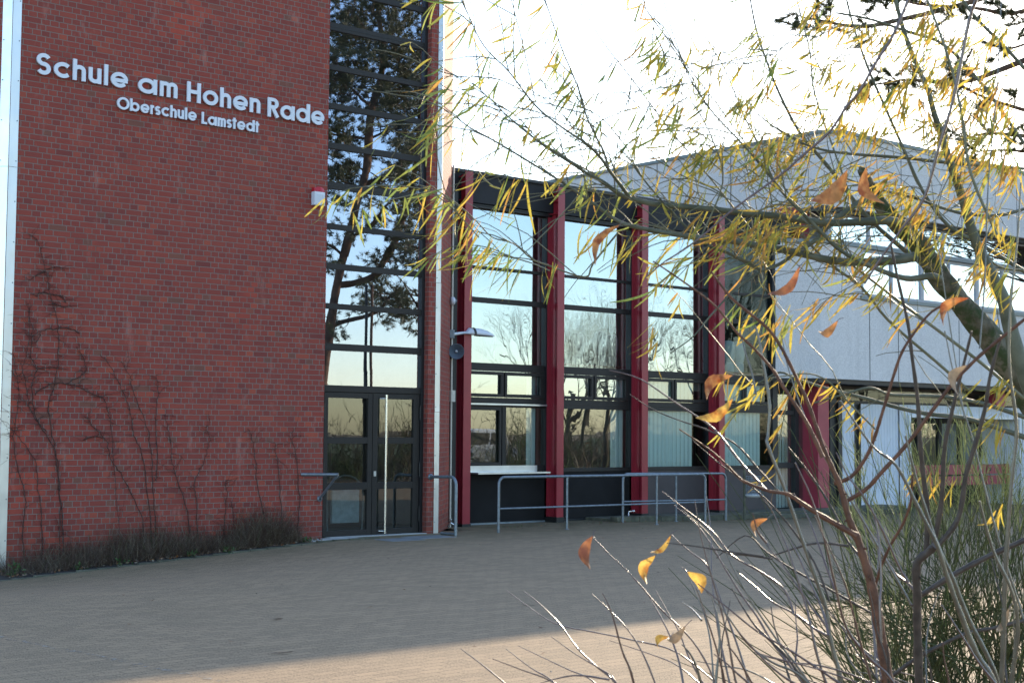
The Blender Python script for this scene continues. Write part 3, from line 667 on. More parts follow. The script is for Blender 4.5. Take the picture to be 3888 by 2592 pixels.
mb = MB(); mb.tube([hc-ha*.1, wl(1.40)+V((0, 0, 3.06))], .015, 6); mb.tube([wl(1.40, .02)+V((0, 0, 2.95)), wl(1.40, .02)+V((0, 0, 3.15))], .02, 6); mb.build('bracket', M['black'], hn)
dc = empty('dome_camera', (3.2, .9, 3.95), 'small white dome camera high on the brick corner above the lamp', 'camera'); c1 = V((3.25, .93, 3.97))
mb = MB(); mb.lathe(c1-V((.03, 0, 0)), (1, -.35, 0), [(0, 0), (0, .07), (.055, .07), (.065, .062), (.065, 0)], 24); mb.build('housing', M['white'], dc)
mb = MB(); mb.lathe(c1+V((.03, -.02, 0)), (1, -.35, 0), [(0, .048), (.02, .045), (.04, .032), (.052, .015), (.055, 0)], 20); mb.build('dome', M['horn'], dc)
mb = MB(); mb.tube([wl(1.25, .02)+V((0, 0, .02)), wl(1.25, .07)+V((0, 0, .13))], .02, 8); mb.tube([wl(1.25, .05)+V((0, 0, .10)), wl(1.25, .12)+V((0, 0, .06))], .018, 8); mb.lathe(wl(1.25, .06)+V((0, 0, .14)), (0, 0, 1), [(0, .012), (.01, .03), (.02, .03), (.022, 0)], 10)
tag(mb.build('water_tap', M['tapmetal']), 'small chrome water tap at the foot of the brick corner', 'tap')

# ================================================================ RAILINGS
def bend(a, c, d, r=.12, n=6):
    a, c, d = V(a), V(c), V(d); u = (a-c).normalized(); v_ = (d-c).normalized(); return [c+u*r*(1-sin(pi/2*i/n))+v_*r*(1-cos(pi/2*i/n)) for i in range(n+1)]
def railing(name, x0, x1, y, posts, label, h=.92, z0=lambda x: gz(x)):
    root = empty(name, ((x0+x1)/2, y, 0), label, 'railing', 'tube railings in front of the glass hall')
    zt = lambda x: h+.5*gz(x)
    mb = MB(); a = V((x0, y, z0(x0)-.05)); b1 = V((x0, y, zt(x0))); b2 = V((x1, y, zt(x1))); c = V((x1, y, z0(x1)-.05))
    mb.tube([a]+bend(a, b1, b2)+bend(b1, b2, c)+[c], .024, 10); mb.build('top_rail', M['rail'], root)
    mb = MB(); mb.tube([(x0, y, .43*h+z0(x0)*.5), (x1, y, .43*h+z0(x1)*.5)], .017, 8); mb.build('middle_rail', M['rail'], root)
    for p in posts:
        mb = MB(); mb.tube([(p, y, z0(p)-.05), (p, y, zt(p)-.01)], .021, 10); mb.lathe((p, y, z0(p)+.0), (0, 0, 1), [(0, .04), (.008, .04), (.01, .022)], 12); mb.build('post', M['rail'], root)
    return root
railing('tube_railing', 3.16, 8.27, -.5, (4.71, 6.95), 'grey tube railing nearest the yard with rounded ends before the red fins')
railing('tube_railing', 6.85, 9.75, .28, (8.3,), 'shorter grey tube railing set behind the right end of the long one', .91)
dr2 = empty('door_rail', (2.1, -.35, 0), 'bent grey tube rail standing right of the glass door', 'railing')
mb = MB(); a = V((2.1, 0, .93)); c = V((2.1, -.69, .945)); e_ = V((2.1, -.69, -.1)); mb.tube([a]+bend(a, c, e_, .14)+[e_], .026, 10); mb.build('rail', M['rail'], dr2)
mb = MB(); mb.lathe((2.1, .0, .93), (0, -1, 0), [(0, .0), (0, .05), (.02, .05), (.03, .03)], 14); mb.build('wall_flange', M['rail'], dr2)
mb = MB(); mb.tube([(2.1, -.69, .03), (2.12, -.28, .02)], .022, 8); mb.build('foot_bar', M['rail'], dr2)
dl2 = empty('door_rail', (-.05, -.3, .6), 'grey tube rail on a slanted strut left of the glass door', 'railing')
mb = MB(); mb.tube([(-.40, -.02, 1.0), (-.05, -.50, 1.005)], .027, 10); mb.build('rail', M['rail'], dl2)
mb = MB(); mb.tube([(-.06, -.02, .63), (-.052, -.47, .985)], .02, 8); mb.lathe((-.06, -.0, .62), (0, -1, 0), [(0, .0), (0, .045), (.02, .045), (.025, .02)], 12); mb.build('strut', M['rail'], dl2)
# inside the door: grey board on a tube hoop
bd = empty('hooped_board', (.9, .95, 0), 'blue-grey board in a rounded tube frame behind the left door glass', 'board')
c = on_y(792, 1165, .95); cx = c.x
BY = .95; mb = MB(); hp = [(cx-.34, BY, .0), (cx-.36, BY, .5)]+[(cx+.34*cos(radians(180-180*i/10))*1.05, BY, .62+.32*sin(radians(180*i/10))) for i in range(11)]+[(cx+.36, BY, .5), (cx+.34, BY, .0)]
mb.tube(hp, .018, 8); mb.build('tube_hoop', M['rail'], bd)
mb = MB(); mb.box(cx-.27, cx+.27, BY-.03, BY+.03, .16, .70); mb.box(cx-.17, cx+.17, BY-.02, BY+.02, .70, .73); mb.build('board', M['binblue'], bd, bevel=.012)
# wire basket on a post right of the railing
wb = empty('wire_basket', (10.35, .15, 0), 'small wire basket with a white tray on a post right of the railings', 'basket')
mb = MB(); mb.tube([(10.22, .2, -.1), (10.22, .2, .98)], .028, 8); mb.build('post', M['curb'], wb)
mb = MB(); cx, cy = 10.40, .12
for k in range(9): mb.lathe((cx, cy, .48+k*.042), (0, 0, 1), [(0, .155), (.004, .158), (.008, .155)], 20)
for k in range(14): a = 2*pi*k/14; mb.tube([(cx+.14*cos(a), cy+.14*sin(a), .44), (cx+.157*cos(a), cy+.157*sin(a), .82)], .0035, 4)
mb.build('wire_mesh', M['steel'], wb)
mb = MB(); mb.lathe((cx, cy, .40), (0, 0, 1), [(0, 0), (0, .13), (.05, .20), (.055, .20), (.05, .18), (.02, .0)], 22); mb.build('tray', M['white'], wb)
# bent pipe at foot of the third fin
mb = MB(); mb.tube([(7.72, .9, .16), (7.60, .88, .16), (7.52, .8, .1), (7.5, .78, -.05), (7.62, .74, -.05), (7.78, .74, -.02), (7.86, .72, -.08)], .012, 8); mb.lathe((7.75, .9, .14), (0, 0, 1), [(0, .0), (0, .035), (.04, .035), (.045, 0)], 10)
tag(mb.build('bent_pipe', M['tapmetal']), 'thin bent metal pipe at the foot of the third red fin', 'pipe')

# ================================================================ CONCRETE BLOCK
gym = empty('concrete_building', (20, 2, 0), 'grey exposed-aggregate concrete building with white ribbon windows on the right', 'building')
XE = 62
mb = MB()
# upper band, 45 degree corner
mb.prism([(13.5, 40), (13.5, .86), (13.88, .48), (XE, .48), (XE, 40)], 6.72, 8.36); up_ = mb.build('upper_wall', M['conc'], gym)
mb = MB(); mb.prism([(13.46, 40), (13.46, .84), (13.86, .44), (XE, .44), (XE, 40)], 8.362, 8.44); mb.build('roof_cap', M['cap'], up_)
mb = MB()
for x in (16.1, 18.6, 21.1, 23.6, 26.1, 28.6): mb.box(x-.011, x+.011, .476, .482, 6.73, 8.35)
for y in (3.4, 5.8, 8.2, 10.6): mb.box(13.496, 13.502, y-.011, y+.011, 6.4, 8.35)
mb.box(13.36, XE, .60, .75, 6.62, 6.72); mb.box(13.36, 13.6, .75, 30, 6.62, 6.72)
mb.build('dark_joints', M['joint'], up_)
# lower block
mb = MB(); mb.prism([(12.46, 1.35), (13.22, .59), (14.70, .59), (14.70, 1.35)], 2.9, 5.88); mb.box(14.70, XE, .59, 1.1, 2.9, 4.72)
lw = mb.build('lower_wall', M['conc'], gym)
mb = MB(); mb.prism([(12.44, 1.37), (13.20, .555), (XE, .555), (XE, 1.37)], 5.885, 5.965); mb.box(14.65, XE, .545, .7, 4.722, 4.80); mb.build('ledge_cap', M['cap'], lw)
mb = MB()
for x in (15.0-.0, 16.1, 18.6, 21.1, 23.6): mb.box(x-.01, x+.01, .586, .592, 2.91, 4.71)
mb.build('dark_joints', M['joint'], lw)
mb = MB(); mb.prism([(12.46, 1.36), (13.2, .62), (XE, .62), (XE, 8), (12.46, 8)], 2.80, 2.899); mb.build('soffit', M['frame'], gym)
def ribbon(x0, x1, y, z0, z1, step, name='ribbon_window', fr=.07, first=True):
    mb = MB(); mb.box(x0, x1, y-.03, y+.03, z0, z0+fr); mb.box(x0, x1, y-.03, y+.03, z1-fr, z1); x = x0; xs_ = []
    k = 0
    while x < x1-.1:
        wd = fr if k % 2 else fr*1.8
        mb.box(x, x+wd, y-.035, y+.035, z0+fr, z1-fr); xs_.append(x); x += step; k += 1
    o = mb.build(name, M['wframe'], gym)
    for i, xx in enumerate(xs_[:14]):
        t_ = MB(); r = lambda: random.uniform(-.001, .001); xb = min(xx+step, x1)
        t_.add([(xx+.02, y+r(), z0+.02), (xb+.04, y+r(), z0+.02), (xb+.04, y+r(), z1-.02), (xx+.02, y+r(), z1-.02)], [(0, 1, 2, 3)]); t_.build('pane', M['gl_gym'], o)
ribbon(14.71, 44, .66, 4.80, 5.88, 1.18)
ribbon(13.72, 44, .80, 5.965, 6.65, 1.5)
mb = MB(); mb.box(13.0, 13.62, 1.2, 1.6, 5.9, 6.7); mb.build('maroon_infill', M['redbd'], gym)
mb = MB(); mb.box(13.62, XE, 1.12, 1.2, 2.8, 6.72); mb.box(13.52, 13.60, 1.6, 30, 6.3, 6.66); mb.box(12.5, XE, 6.8, 7, -.2, 3); mb.build('inner_walls', M['darkin'], gym)
# ground floor under the overhang
mb = MB(); mb.box(13.63, 14.02, .99, 1.55, -.15, 2.80); mb.build('column', M['redbd'], gym); 
mb = MB(); mb.box(20.9, 21.3, 1.0, 1.24, 2.41, 2.80); mb.build('column', M['redbd'], gym)
mb = MB(); y = 1.42
for a_, c_ in ((12.46, 12.62), (13.3, 13.42), (14.55, 14.78)): mb.box(a_, c_, y-.06, y+.06, -.1, 2.8)
for z0, z1 in ((.93, 1.05), (2.1, 2.2), (2.7, 2.8)): mb.box(12.6, 14.8, y-.04, y+.04, z0, z1)
mb.box(14.78, XE, y-.03, y+.03, 2.40, 2.46); mb.box(14.78, XE, y-.03, y+.03, 2.72, 2.8)
gw = mb.build('entrance_glazing', M['frame_blk'], gym)
for a_, c_, z0, z1 in ((12.6, 14.6, -.05, .95), (12.6, 14.6, 1.0, 2.12), (12.6, 14.6, 2.18, 2.72), (14.8, 24, 2.44, 2.74)):
    t_ = MB(); t_.add([(a_, y, z0), (c_, y, z0), (c_, y, z1), (a_, y, z1)], [(0, 1, 2, 3)]); t_.build('pane', M['gl_bay' if z0 > 2.3 else 'gl_low'], gw)
mb = MB()      # curtains behind
for k in range(16): x = 12.65+k*.12; mb.add([(x, 1.6, .05), (x+.122, 1.62, .05), (x+.122, 1.62, 2.1), (x, 1.6, 2.1)], [(0, 1, 2, 3)])
tag(mb.build('vertical_blind', M['blind']), 'pale vertical blind behind the glazing beside the maroon column', 'blind', 'vertical blinds in the hall windows')
def profiled(mb, x0, x1, y, z0, z1, p=.115, d=.014):
    x = x0
    while x < x1-1e-6:
        xe = min(x+p, x1); a_ = min(x+p*.78, xe)
        mb.add([(x, y, z0), (a_, y, z0), (a_, y, z1), (x, y, z1)], [(0, 1, 2, 3)])
        mb.add([(a_, y, z0), (min(a_+p*.1, xe), y+d, z0), (min(a_+p*.1, xe), y+d, z1), (a_, y, z1)], [(0, 1, 2, 3)])
        mb.add([(min(a_+p*.1, xe), y+d, z0), (xe, y, z0), (xe, y, z1), (min(a_+p*.1, xe), y+d, z1)], [(0, 1, 2, 3)]); x = xe
mb = MB(); profiled(mb, 14.92, 15.42, 1.34, -.12, 2.39); profiled(mb, 15.62, 17.1, 1.30, -.12, 2.39); profiled(mb, 17.1, 17.44, 1.27, -.12, 2.40); profiled(mb, 17.44, 24.5, 1.27, 2.15, 2.40); profiled(mb, 22.35, 24.5, 1.27, -.2, 2.15)
mb.build('white_sheet_cladding', M['sheet'], gym)
mb = MB(); mb.box(15.42, 15.62, 1.36, 1.40, -.12, 2.40); mb.box(14.78, 14.92, 1.30, 1.42, -.12, 2.4); mb.build('dark_door_gap', M['frame_blk'], gym)
mb = MB(); mb.box(17.40, 17.475, 1.20, 2.3, -.12, 2.15); mb.box(22.32, 22.40, 1.20, 2.3, -.12, 2.15); mb.box(17.475, 22.32, 1.22, 1.30, 2.10, 2.16); mb.build('opening_frame', M['white'], gym)
mb = MB(); yb = 2.4
for k in range(6): x = 17.5+k*.96; mb.box(x, x+.14, yb-.05, yb+.05, 0, 2.1)
mb.box(17.4, 22.5, yb-.04, yb+.04, 1.98, 2.15); mb.box(17.4, 22.5, yb-.02, yb+.02, -.1, .45)
rw = mb.build('recessed_window', M['frame_blk'], gym)
mb = MB(); mb.add([(17.4, yb, .4), (22.5, yb, .4), (22.5, yb, 2.0), (17.4, yb, 2.0)], [(0, 1, 2, 3)]); mb.build('pane', M['gl_low'], rw)
rb = empty('red_board_barrier', (19.8, 1.5, .4), 'two dusky red boards with round holes across the recessed opening', 'barrier')
for z0, z1, s_ in ((.70, .945, 0), (.43, .66, 1)):
    for xa, xb in ((17.48, 19.2), (19.24, 21.2), (21.24, 22.3)):
        mb = MB(); mb.box(xa, xb, 1.50, 1.53, z0, z1)
        if not s_:
            for hx_ in ((xb-.2,) if xa < 18 else (xa+.15, xb-.3)): mb.lathe((hx_, 1.4985, (z0+z1)/2), (0, -1, 0), [(0, .055), (.002, .05), (.0022, 0)], 16, 1)
        mb.build('board', [M['redbd'], M['black']], rb)
mb = MB()
for x in (17.6, 19.22, 21.22, 22.2): mb.box(x-.03, x+.03, 1.535, 1.58, -.15, .95)
mb.build('post', M['frame_blk'], rb)

# ================================================================ PLANTS
def sm(pts, k=3):                        # smooth a traced polyline (Catmull-Rom)
    pts = [V(p) for p in pts]; out = []
    for i in range(len(pts)-1):
        p0, p1, p2, p3 = pts[max(i-1, 0)], pts[i], pts[i+1], pts[min(i+2, len(pts)-1)]
        for j in range(k):
            t = j/k; out.append(.5*((2*p1)+(p2-p0)*t+(2*p0-5*p1+4*p2-p3)*t*t+(3*p1-p0-3*p2+p3)*t**3))
    return out+[pts[-1]]
def lerpl(a, n):
    if not hasattr(a, '__len__'): return [a]*n
    return [a[min(int(i/(n-1)*(len(a)-1)), len(a)-2)]*(1-(i/(n-1)*(len(a)-1)-min(int(i/(n-1)*(len(a)-1)), len(a)-2)))+a[min(int(i/(n-1)*(len(a)-1)), len(a)-2)+1]*(i/(n-1)*(len(a)-1)-min(int(i/(n-1)*(len(a)-1)), len(a)-2)) for i in range(n)]
def tr(pts, d0, d1=None, k=3):            # traced survey points, depth running d0..d1
    n = len(pts); d1 = d0 if d1 is None else d1
    return sm([P(x, y, d0+(d1-d0)*i/(n-1)) for i, (x, y) in enumerate(pts)], k)
PXM = lambda px, d: px*K*d/FPX            # drawing px -> metres at depth d
def rv(s=1.): return V((random.uniform(-s, s), random.uniform(-s, s), random.uniform(-s, s)))
def leaf_strip(mb, base, dirn, L, W, mi, curl=.25, n=5, width=None):
    d = V(dirn).normalized(); s = d.cross(width if width is not None else rv()); 
    if s.length < .05: s = d.orthogonal()
    s.normalize(); up = s.cross(d); c = random.uniform(-curl, curl)*L; c2 = random.uniform(-curl, curl)*L*.5; vs = []
    for i in range(n+1):
        t = i/n; w_ = W*.5*(sin(pi*min(1, t*.94+.03))**.62)+W*.02; q_ = base+d*L*t+up*c*t*t+s*c2*t*t; tw = .5*t
        a = s*cos(tw)+up*sin(tw); vs += [q_-a*w_, q_+up*w_*.25*(1), q_+a*w_]
    fs = []
    for i in range(n): o = 3*i; fs += [(o, o+1, o+4, o+3), (o+1, o+2, o+5, o+4)]
    mb.add(vs, fs, mi, True)
# ---- willow tree (right foreground)
WD = 4.6
wt = empty('willow_tree', (P(2650, 2300, 5.2).x, P(2650, 2300, 5.2).y, 0), 'mossy willow tree with narrow yellow-green leaves reaching in from the right', 'tree')
mb = MB()
tk = [(1978, 388), (1988, 410), (2000, 435), (2031, 483), (2063, 515), (2115, 569), (2166, 647), (2245, 743), (2318, 843), (2400, 965), (2500, 1130), (2590, 1400), (2640, 1800), (2650, 2300)]
tp = sm([P(x, y, WD+.05*i) for i, (x, y) in enumerate(tk)], 12); r0 = lerpl([8, 13, 16, 19, 22, 24, 26, 29, 33, 38, 48, 55, 60, 62], len(tp))
from mathutils import noise as mn
rr = [PXM(r, WD)*(1+.05*sin(i*.55)+random.uniform(-.015, .015)) for i, r in enumerate(r0)]
NR = 36; mb.tube(tp, rr, NR, cap=False)
for i in range(len(tp)):
    for k in range(NR):
        j = i*NR+k; q_ = V(mb.v[j]); o_ = q_-tp[i]; f_ = 1+.10*mn.noise(q_*14)+.085*mn.noise(V((q_.x*60+k*.0, q_.y*60, q_.z*22)))-.05*abs(mn.noise(q_*38))
        if i < 3: f_ += .5*(mn.noise(q_*70)-.1)
        mb.v[j] = tuple(tp[i]+o_*f_)
mb.add([mb.v[k] for k in range(NR)]+[tuple(tp[0]+V((0, 0, -.015)))], [(k, (k+1) % NR, NR) for k in range(NR)])
mb.build('trunk', M['willow'], wt)
LIMB = [  # points, (radii px), depth offsets
 ([(2085, 520), (2040, 507), (1990, 509), (1900, 512), (1800, 498), (1700, 488), (1633, 480), (1560, 474), (1499, 468), (1451, 456), (1422, 445), (1383, 417), (1345, 396), (1306, 371), (1258, 341), (1231, 321), (1180, 280), (1130, 232), (1085, 190)], [13, 10, 8.5, 8, 7, 6.5, 6, 5.5, 5, 4, 3.2, 2.6, 2, 1.4, 1], 0, -.5),
 ([(1447, 455), (1425, 425), (1403, 396), (1383, 367), (1360, 342), (1345, 329), (1287, 290), (1229, 242), (1169, 165), (1113, 108), (1078, 40), (1050, -30)], [4.2, 3.6, 3, 2.4, 1.9, 1.3, 1], -.3, -.7),
 ([(1398, 386), (1385, 345), (1370, 317), (1345, 261), (1325, 194), (1290, 111), (1252, 0), (1235, -50)], [2.8, 2.3, 1.8, 1.3, 1], -.35, -.6),
 ([(2100, 590), (2048, 598), (1971, 602), (1904, 597), (1826, 579), (1759, 567), (1691, 555), (1650, 551), (1609, 546), (1559, 540), (1489, 527), (1426, 511), (1372, 474), (1331, 445), (1277, 410), (1193, 358), (1127, 319), (1082, 295), (1044, 267), (1010, 245)], [12, 9.5, 8.5, 7.5, 6.5, 5.5, 4.6, 3.6, 2.8, 2.2, 1.6, 1.2], 0, -.6),
 ([(2160, 640), (2138, 634), (2093, 640), (2055, 633), (2006, 614), (1975, 601), (1922, 569), (1884, 530), (1845, 492), (1807, 454), (1760, 395), (1700, 325), (1640, 262), (1590, 190), (1568, 140), (1545, 100)], [9, 7, 6, 5, 4, 3.2, 2.4, 1.8, 1.3, 1], 0, -.4),
 ([(2012, 452), (1992, 457), (1961, 473), (1903, 518), (1875, 550), (1826, 583), (1788, 608), (1749, 623), (1691, 662), (1633, 724), (1590, 775), (1540, 810)], [9, 8, 7, 6, 5, 4, 3, 2.2, 1.6, 1.2], .1, -.3),
 ([(1749, 623), (1711, 600), (1672, 581), (1620, 560), (1560, 505), (1510, 450), (1470, 400), (1440, 340)], [5, 4.3, 3.4, 2.5, 1.8, 1.3], -.1, -.3),
 ([(2430, 1010), (2370, 900), (2330, 790), (2307, 695), (2286, 647), (2265, 604), (2246, 566), (2230, 521), (2215, 469), (2194, 406), (2177, 358), (2162, 309), (2146, 262), (2130, 205), (2087, 104), (2059, 10), (2045, -60)], [24, 20, 18, 15, 14, 13, 12, 11, 10, 9, 7.5, 6.5, 5.5, 5, 4.5], .2, .1),
 ([(2352, 850), (2275, 740), (2160, 640), (2060, 560), (1985, 490), (1900, 380), (1840, 310), (1790, 215), (1757, 130), (1735, 60), (1720, -20)], [9, 7, 6, 5, 4, 3, 2.4, 1.8], .4, .2),
 ([(2370, 1010), (2300, 985), (2215, 960), (2130, 950), (2060, 935), (1990, 915), (1900, 892), (1830, 870), (1790, 855), (1740, 880), (1700, 890)], [7, 6, 5.4, 4.8, 4.2, 3.4, 2.6, 2, 1.6], .2, .0),
 ([(2360, 960), (2270, 930), (2180, 912), (2090, 908), (2040, 905), (1998, 890), (1940, 905), (1870, 925)], [5.5, 5, 4.5, 4, 3.4, 2.6, 1.8], .1, -.1),
 ([(2352, 480), (2290, 495), (2200, 488), (2100, 455), (2000, 430), (1930, 405)], [4, 4.4, 4, 3.4, 2.6, 1.8], .5, .3),
 ([(2400, 392), (2276, 381), (2189, 375), (2070, 362), (1928, 351), (1850, 332), (1790, 300), (1740, 262)], [4, 4.6, 4.2, 3.6, 2.8, 2.2, 1.6], .3, 0),
 ([(2380, 640), (2250, 560), (2180, 520), (2120, 440), (2070, 330), (2030, 240), (1995, 160), (1960, 60), (1940, -20)], [6, 5, 4.6, 4, 3.4, 2.8, 2.2], .5, .4),
 ([(2352, 330), (2260, 200), (2170, 105), (2090, 75), (2000, 45), (1920, 30)], [4, 4, 3.6, 3, 2.2], .2, .1),
 ([(2390, 200), (2310, 110), (2240, 40), (2190, -30)], [5, 4.5, 4], .3, .3),
]
FILLT = [([(1925, 60), (1860, 92), (1810, 100), (1760, 135), (1700, 150)], [1.5, 1.2, 1]), ([(1610, 545), (1660, 420), (1640, 330), (1600, 250), (1560, 210)], [2, 1.6, 1.2]),
 ([(1830, 0), (1860, 120), (1870, 210), (1910, 330), (1960, 470)], [1.6, 2, 2.4]), ([(1330, 0), (1380, 90), (1450, 180), (1540, 300), (1640, 420), (1750, 560)], [1, 1.4, 1.8, 2]),
 ([(2130, 0), (2180, 140), (2210, 270), (2230, 400), (2290, 540)], [2.6, 3, 3.4]), ([(1480, 40), (1560, 130), (1640, 230), (1720, 340), (1800, 440)], [1, 1.4, 1.8]),
 ([(1590, 40), (1660, 150), (1690, 220), (1740, 330), (1830, 470), (1960, 600)], [1.2, 1.6, 2, 2.6]), ([(1440, 340), (1380, 270), (1300, 230)], [1.6, 1.2]), ([(1700, 500), (1650, 440), (1560, 400), (1500, 350), (1420, 300)], [2, 1.6, 1]),
 ([(1100, 545), (1040, 480), (990, 440), (965, 425)], [1.6, 1.2, 1]), ([(1422, 531), (1363, 604), (1343, 636), (1256, 608), (1221, 594), (1179, 559), (1131, 545), (1096, 510), (1051, 472), (1013, 451), (972, 432)], [2.6, 2.4, 2, 1.8, 1.5, 1.2, 1]),
 ([(1263, 622), (1221, 604), (1152, 584), (1107, 570)], [1.6, 1.2]), ([(1377, 406), (1308, 368), (1256, 335), (1232, 316), (1186, 267), (1127, 229), (1093, 198), (1040, 170), (1010, 158)], [2.2, 1.8, 1.5, 1.2, 1]),
 ([(1228, 226), (1204, 115), (1179, 17), (1170, -20)], [1.4, 1.2, 1]), ([(1750, 860), (1700, 862), (1668, 855)], [1.6, 1.2]), ([(2010, 985), (1960, 935), (1905, 878), (1860, 858), (1810, 862), (1770, 868)], [2, 2, 1.6, 1.2]),
 ([(2230, 900), (2150, 830), (2040, 735), (1980, 660), (1900, 600), (1820, 520)], [4, 3.6, 3, 2.4]), ([(2352, 915), (2250, 830), (2130, 740), (2050, 680), (1960, 610)], [4.4, 3.8, 3]), ([(2352, 620), (2290, 610), (2200, 540)], [3, 2.4]),
 ([(1520, 0), (1500, 60), (1530, 140), (1550, 250)], [1.1, 1.1]), ([(1720, 760), (1745, 700), (1757, 640), (1750, 560)], [1.6, 1.6, 1.3])]
random.seed(21)
mb = MB(); twp = []
for pts, rad, o0, o1 in LIMB:
    q_ = tr(pts, WD+o0, WD+o1, 4); r_ = [PXM(r, WD)*random.uniform(.95, 1.05) for r in lerpl(rad, len(q_))]
    mb.tube(q_, r_, 8); twp.append((q_, r_))
mb.build('limb', M['willow2'], wt)
mb = MB()
for pts, rad in FILLT:
    o = random.uniform(-.5, .4); q_ = tr(pts, WD+o, WD+o+random.uniform(-.2, .2), 4); r_ = [PXM(r, WD) for r in lerpl(rad, len(q_))]
    mb.tube(q_, r_, 5); twp.append((q_, r_))
# side twigs grown from the traced limbs: drooping whips
whips = []
def scr(v_):
    d = v_-CAM; z = d.dot(FW); return ((d.dot(RT)/z*FPX+1944)/K, (1296-d.dot(UP)/z*FPX)/K)
for q_, r_ in twp:
    L_ = len(q_)
    for i in range(3, L_-1):
        if r_[i] > .016 or random.random() > .42: continue
        t = (q_[i+1]-q_[i]).normalized(); side = (RT*random.uniform(-1, .5)+UP*random.uniform(-.6, .9)+FW*random.uniform(-.6, .6)).normalized()
        d = (t*.75+side*.75).normalized(); n_ = random.randint(5, 9); st = random.uniform(.035, .06); p_ = q_[i].copy(); ws = [p_.copy()]
        for k in range(n_):
            d = (d+rv(.16)+V((0, 0, -.055))).normalized(); p_ = p_+d*st; ws.append(p_.copy())
        sx, sy = scr(ws[-1])
        if sy > 700 and random.random() < .85: continue
        if sx < 1250 and random.random() < .3: continue
        mb.tube(ws, [max(.0010, PXM(1.5, WD)*(1-.6*k/n_)) for k in range(len(ws))], 4, cap=False); whips.append(ws)
fine = []
for _ in range(330):
    x, y = random.uniform(1880, 2352), random.uniform(-20, 560)
    if y > 330 and random.random() < .5: continue
    if random.random() < .25: x, y = random.uniform(1560, 1950), random.uniform(120, 560)
    p_ = P(x, y, WD+random.uniform(-.5, .9)); d = (UP*random.gauss(-.15, .6)+RT*random.gauss(-.5, .7)+FW*random.gauss(0, .4)).normalized(); ws = [p_.copy()]
    for k in range(random.randint(4, 9)): d = (d+rv(.28)).normalized(); p_ = p_+d*random.uniform(.025, .05); ws.append(p_.copy())
    mb.tube(ws, [.0013-.0007*k/len(ws) for k in range(len(ws))], 3, cap=False); fine.append(ws)
mb.build('twigs', M['twig'], wt)
lf = MB(); down = -UP*.86-RT*.42
def hang(pt, dens_dir=None, L=None, warm=.5):
    d = down+rv(.34)
    if dens_dir is not None: d = d+dens_dir*.35
    L = (L or random.uniform(.045, .105))*random.uniform(.9, 1.5); a = random.random()
    mi = random.choice((0, 1, 1, 4, 0)) if a < warm else random.choice((2, 3, 2, 0))
    leaf_strip(lf, pt, d, L, random.uniform(.0042, .008), mi, random.choice((.2, .5, .9)), 6)
for ws in whips:
    cx, cy = scr(ws[0])
    if random.random() < (.74 if 1150 < cx < 1950 and cy > 330 else .45): continue
    bias = RT*random.gauss(0, .38)+FW*random.gauss(0, .3)+UP*random.gauss(.05, .25)
    warm = min(.95, max(.15, .25+(cx-1300)/1400+(cy-300)/2500)); ln_ = random.uniform(.8, 1.2)
    for k in range(1, len(ws)):
        for _ in range(random.choice((0, 1, 2, 2, 3))): hang(ws[k], (ws[k]-ws[k-1]).normalized()*.8+bias*2.4, random.uniform(.035, .09)*ln_, warm)
for ws in fine:
    if random.random() < .3: continue
    bias = RT*random.gauss(0, .5)+FW*random.gauss(0, .4)+UP*random.gauss(.25, .35)
    for k in range(1, len(ws)):
        if random.random() < .5: hang(ws[k], (ws[k]-ws[k-1]).normalized()*.8+bias*2.6, random.uniform(.02, .055), .85)
